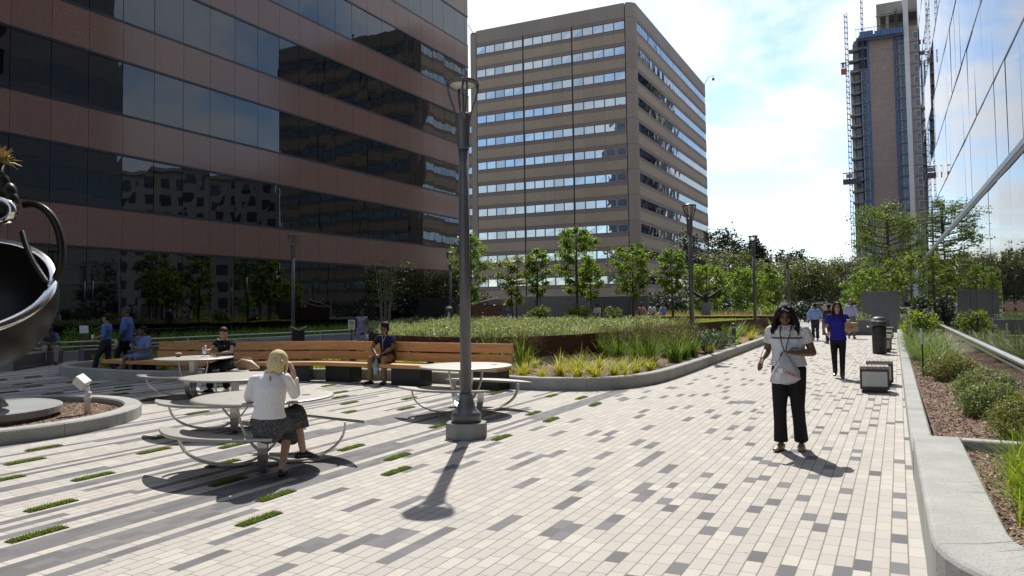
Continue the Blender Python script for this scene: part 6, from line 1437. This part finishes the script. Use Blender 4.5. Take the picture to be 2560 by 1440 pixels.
mb.add(vs, [(i*6+j, i*6+(j+1) % 6, (i+1)*6+(j+1) % 6, (i+1)*6+j) for i in range(4) for j in range(6)]+[(5, 4, 3, 2, 1, 0), (24, 25, 26, 27, 28, 29)]); mb.build('bag_body', m_kraft, t)
mb = MB(); mb.bar([(.045*math.cos(a), .088, .085+.032*math.sin(a)) for a in [k*PI/8 for k in range(17)]], .006, .008, side=(0, 1, 0)); mb.box((.0, .088, .085), (.05, .006, .012)); mb.build('red_mark', mat('faded_red', (.35, .12, .07), .7, var=.1), t)
cup('iced_drink_cup', 'tall clear cup of peach drink held above the paper bag', wpt(p, (-.235, .345, 1.19)), .038, .105, mat('peach_drink', (.70, .38, .26), .3, var=.1), m_white)
# people walking away
p, V, hd, hb = person('man in a light blue shirt and dark trousers seen from behind walking away', (-2.84, 35.6, 0), R(14), STAND, dict(KL=(-.09, .10, .5), AL=(-.1, -.05, .12), KR=(.09, .05, .49), AR=(.1, .10, .085), FR=(.11, .27, .02), FL=(-.12, .1, .03), EL=(-.30, -.02, 1.12), ER=(.30, -.02, 1.12), WL=(-.30, .04, .88), WR=(.32, .02, .88), hp=12), S_dark, H_black, (K_lblue, .05, 1.75, .045, 'shirt'), (K_dk, 'trousers', .97, .03), (S_shoe, 0), .95, .014, 1.15)
hair_part(p, H_black, short_hair(hd, hb), .012)
p, V, hd, hb = person('bald man in a lavender shirt and grey trousers walking away behind the woman in blue', (-1.5, 37.6, 0), R(-8), STAND, dict(WR=(.28, .12, .9), ER=(.26, -.02, 1.1)), S_tan, H_grey, (K_lav, .04, 1.7, .04, 'shirt'), (K_grey, 'trousers', .97, .02), (S_shoe, 0), 1.04, .014, 1.12)
hair_part(p, H_grey, lambda c: c.ell(hd(0, -.045, .0), (.08, .07, .05), hb), .012)
p, V, hd, hb = person('person in a dark grey top half hidden behind the woman in blue', (-2.12, 33.0, 0), R(30), STAND, {}, S_brown, H_black, (K_char, .1, 1.2, .03, 'shirt'), (K_dk, 'trousers', .97, .02), (S_shoe, 0), .93, .014, 1.1)
hair_part(p, H_black, short_hair(hd, hb), .012)
p, V, hd, hb = person('tiny person in a peach top far away under the spreading trees', (-4.1, 62, 0), PI, STAND, {}, S_tan, H_brown, (K_peach, .1, 1.2, .05, 'shirt'), (K_beige, 'trousers', .97, .02), (S_shoe, 0), 1.0, .02, 1.15)
hair_part(p, H_brown, short_hair(hd, hb), .015)
p, V, hd, hb = person('woman in a black and white banded dress near the dark granite building', (-16.25, 21.45, 0), R(200), STAND, dict(EL=(-.23, .02, 1.12), WL=(-.26, .14, .95), KL=(-.08, .1, .5)), S_dark, H_black, (K_band, .2, .02, .02, 'dress_top'), (K_band, 'skirt', -.05, .02), (S_shoe, 0), .97, .013, 1.0, bust=1)
hair_part(p, H_black, short_hair(hd, hb, 1.05), .012)
t = thing('white_handbag', 'small white handbag hanging beside the woman in the banded dress', 'handbag', wpt(p, (-.30, .17, .66)), .3); mb = MB(); mb.smooth = True; mb.loft([(0, 0, 0), (0, 0, .10), (0, 0, .18)], [(.13, .06), (.12, .05), (.09, .02)], n=14, round0=True); mb.build('bag_body', m_white, t); mb = MB(); mb.smooth = True; mb.tube([(-.08, 0, .17), (-.04, 0, .30), (.04, 0, .30), (.08, 0, .17)], .01, 6); mb.build('handle', m_white, t)
for (x, y, rz, sk, tp, bt, lab) in ((-12.85, 43.3, R(-150), S_brown, K_peach, K_dk, 'far seated person in pale pink, leftmost of three beyond the timber-topped wall'), (-12.2, 43.3, R(170), S_dark, K_white, K_black, 'far seated person in white, middle of three beyond the timber-topped wall'), (-11.6, 43.4, R(150), S_tan, K_lblue, K_beige, 'far seated person in pale blue, rightmost of three beyond the timber-topped wall'), (-15.5, 43.2, R(160), S_brown, K_white, K_dk, 'far seated person in white by the shorter grey garden screen')):
    p, V, hd, hb = person(lab, (x, y, .42), rz, SIT, dict(hp=10), sk, H_black, (tp, .05, 1.1, .02, 'shirt'), (bt, 'trousers', .95, .015), (S_shoe, 0), 1.0, .018, 1.05, 'people seated far off beyond the lawn')
    hair_part(p, H_black, short_hair(hd, hb), .014)
t = thing('lawn_bench', 'low pale concrete bench under the people seated far off', 'bench', (-12.2, 43.55, .42)); mb = MB(); mb.box((0, 0, .22), (2.4, .45, .44)); mb.build('seat_block', m_conc, t, bevel=.01)
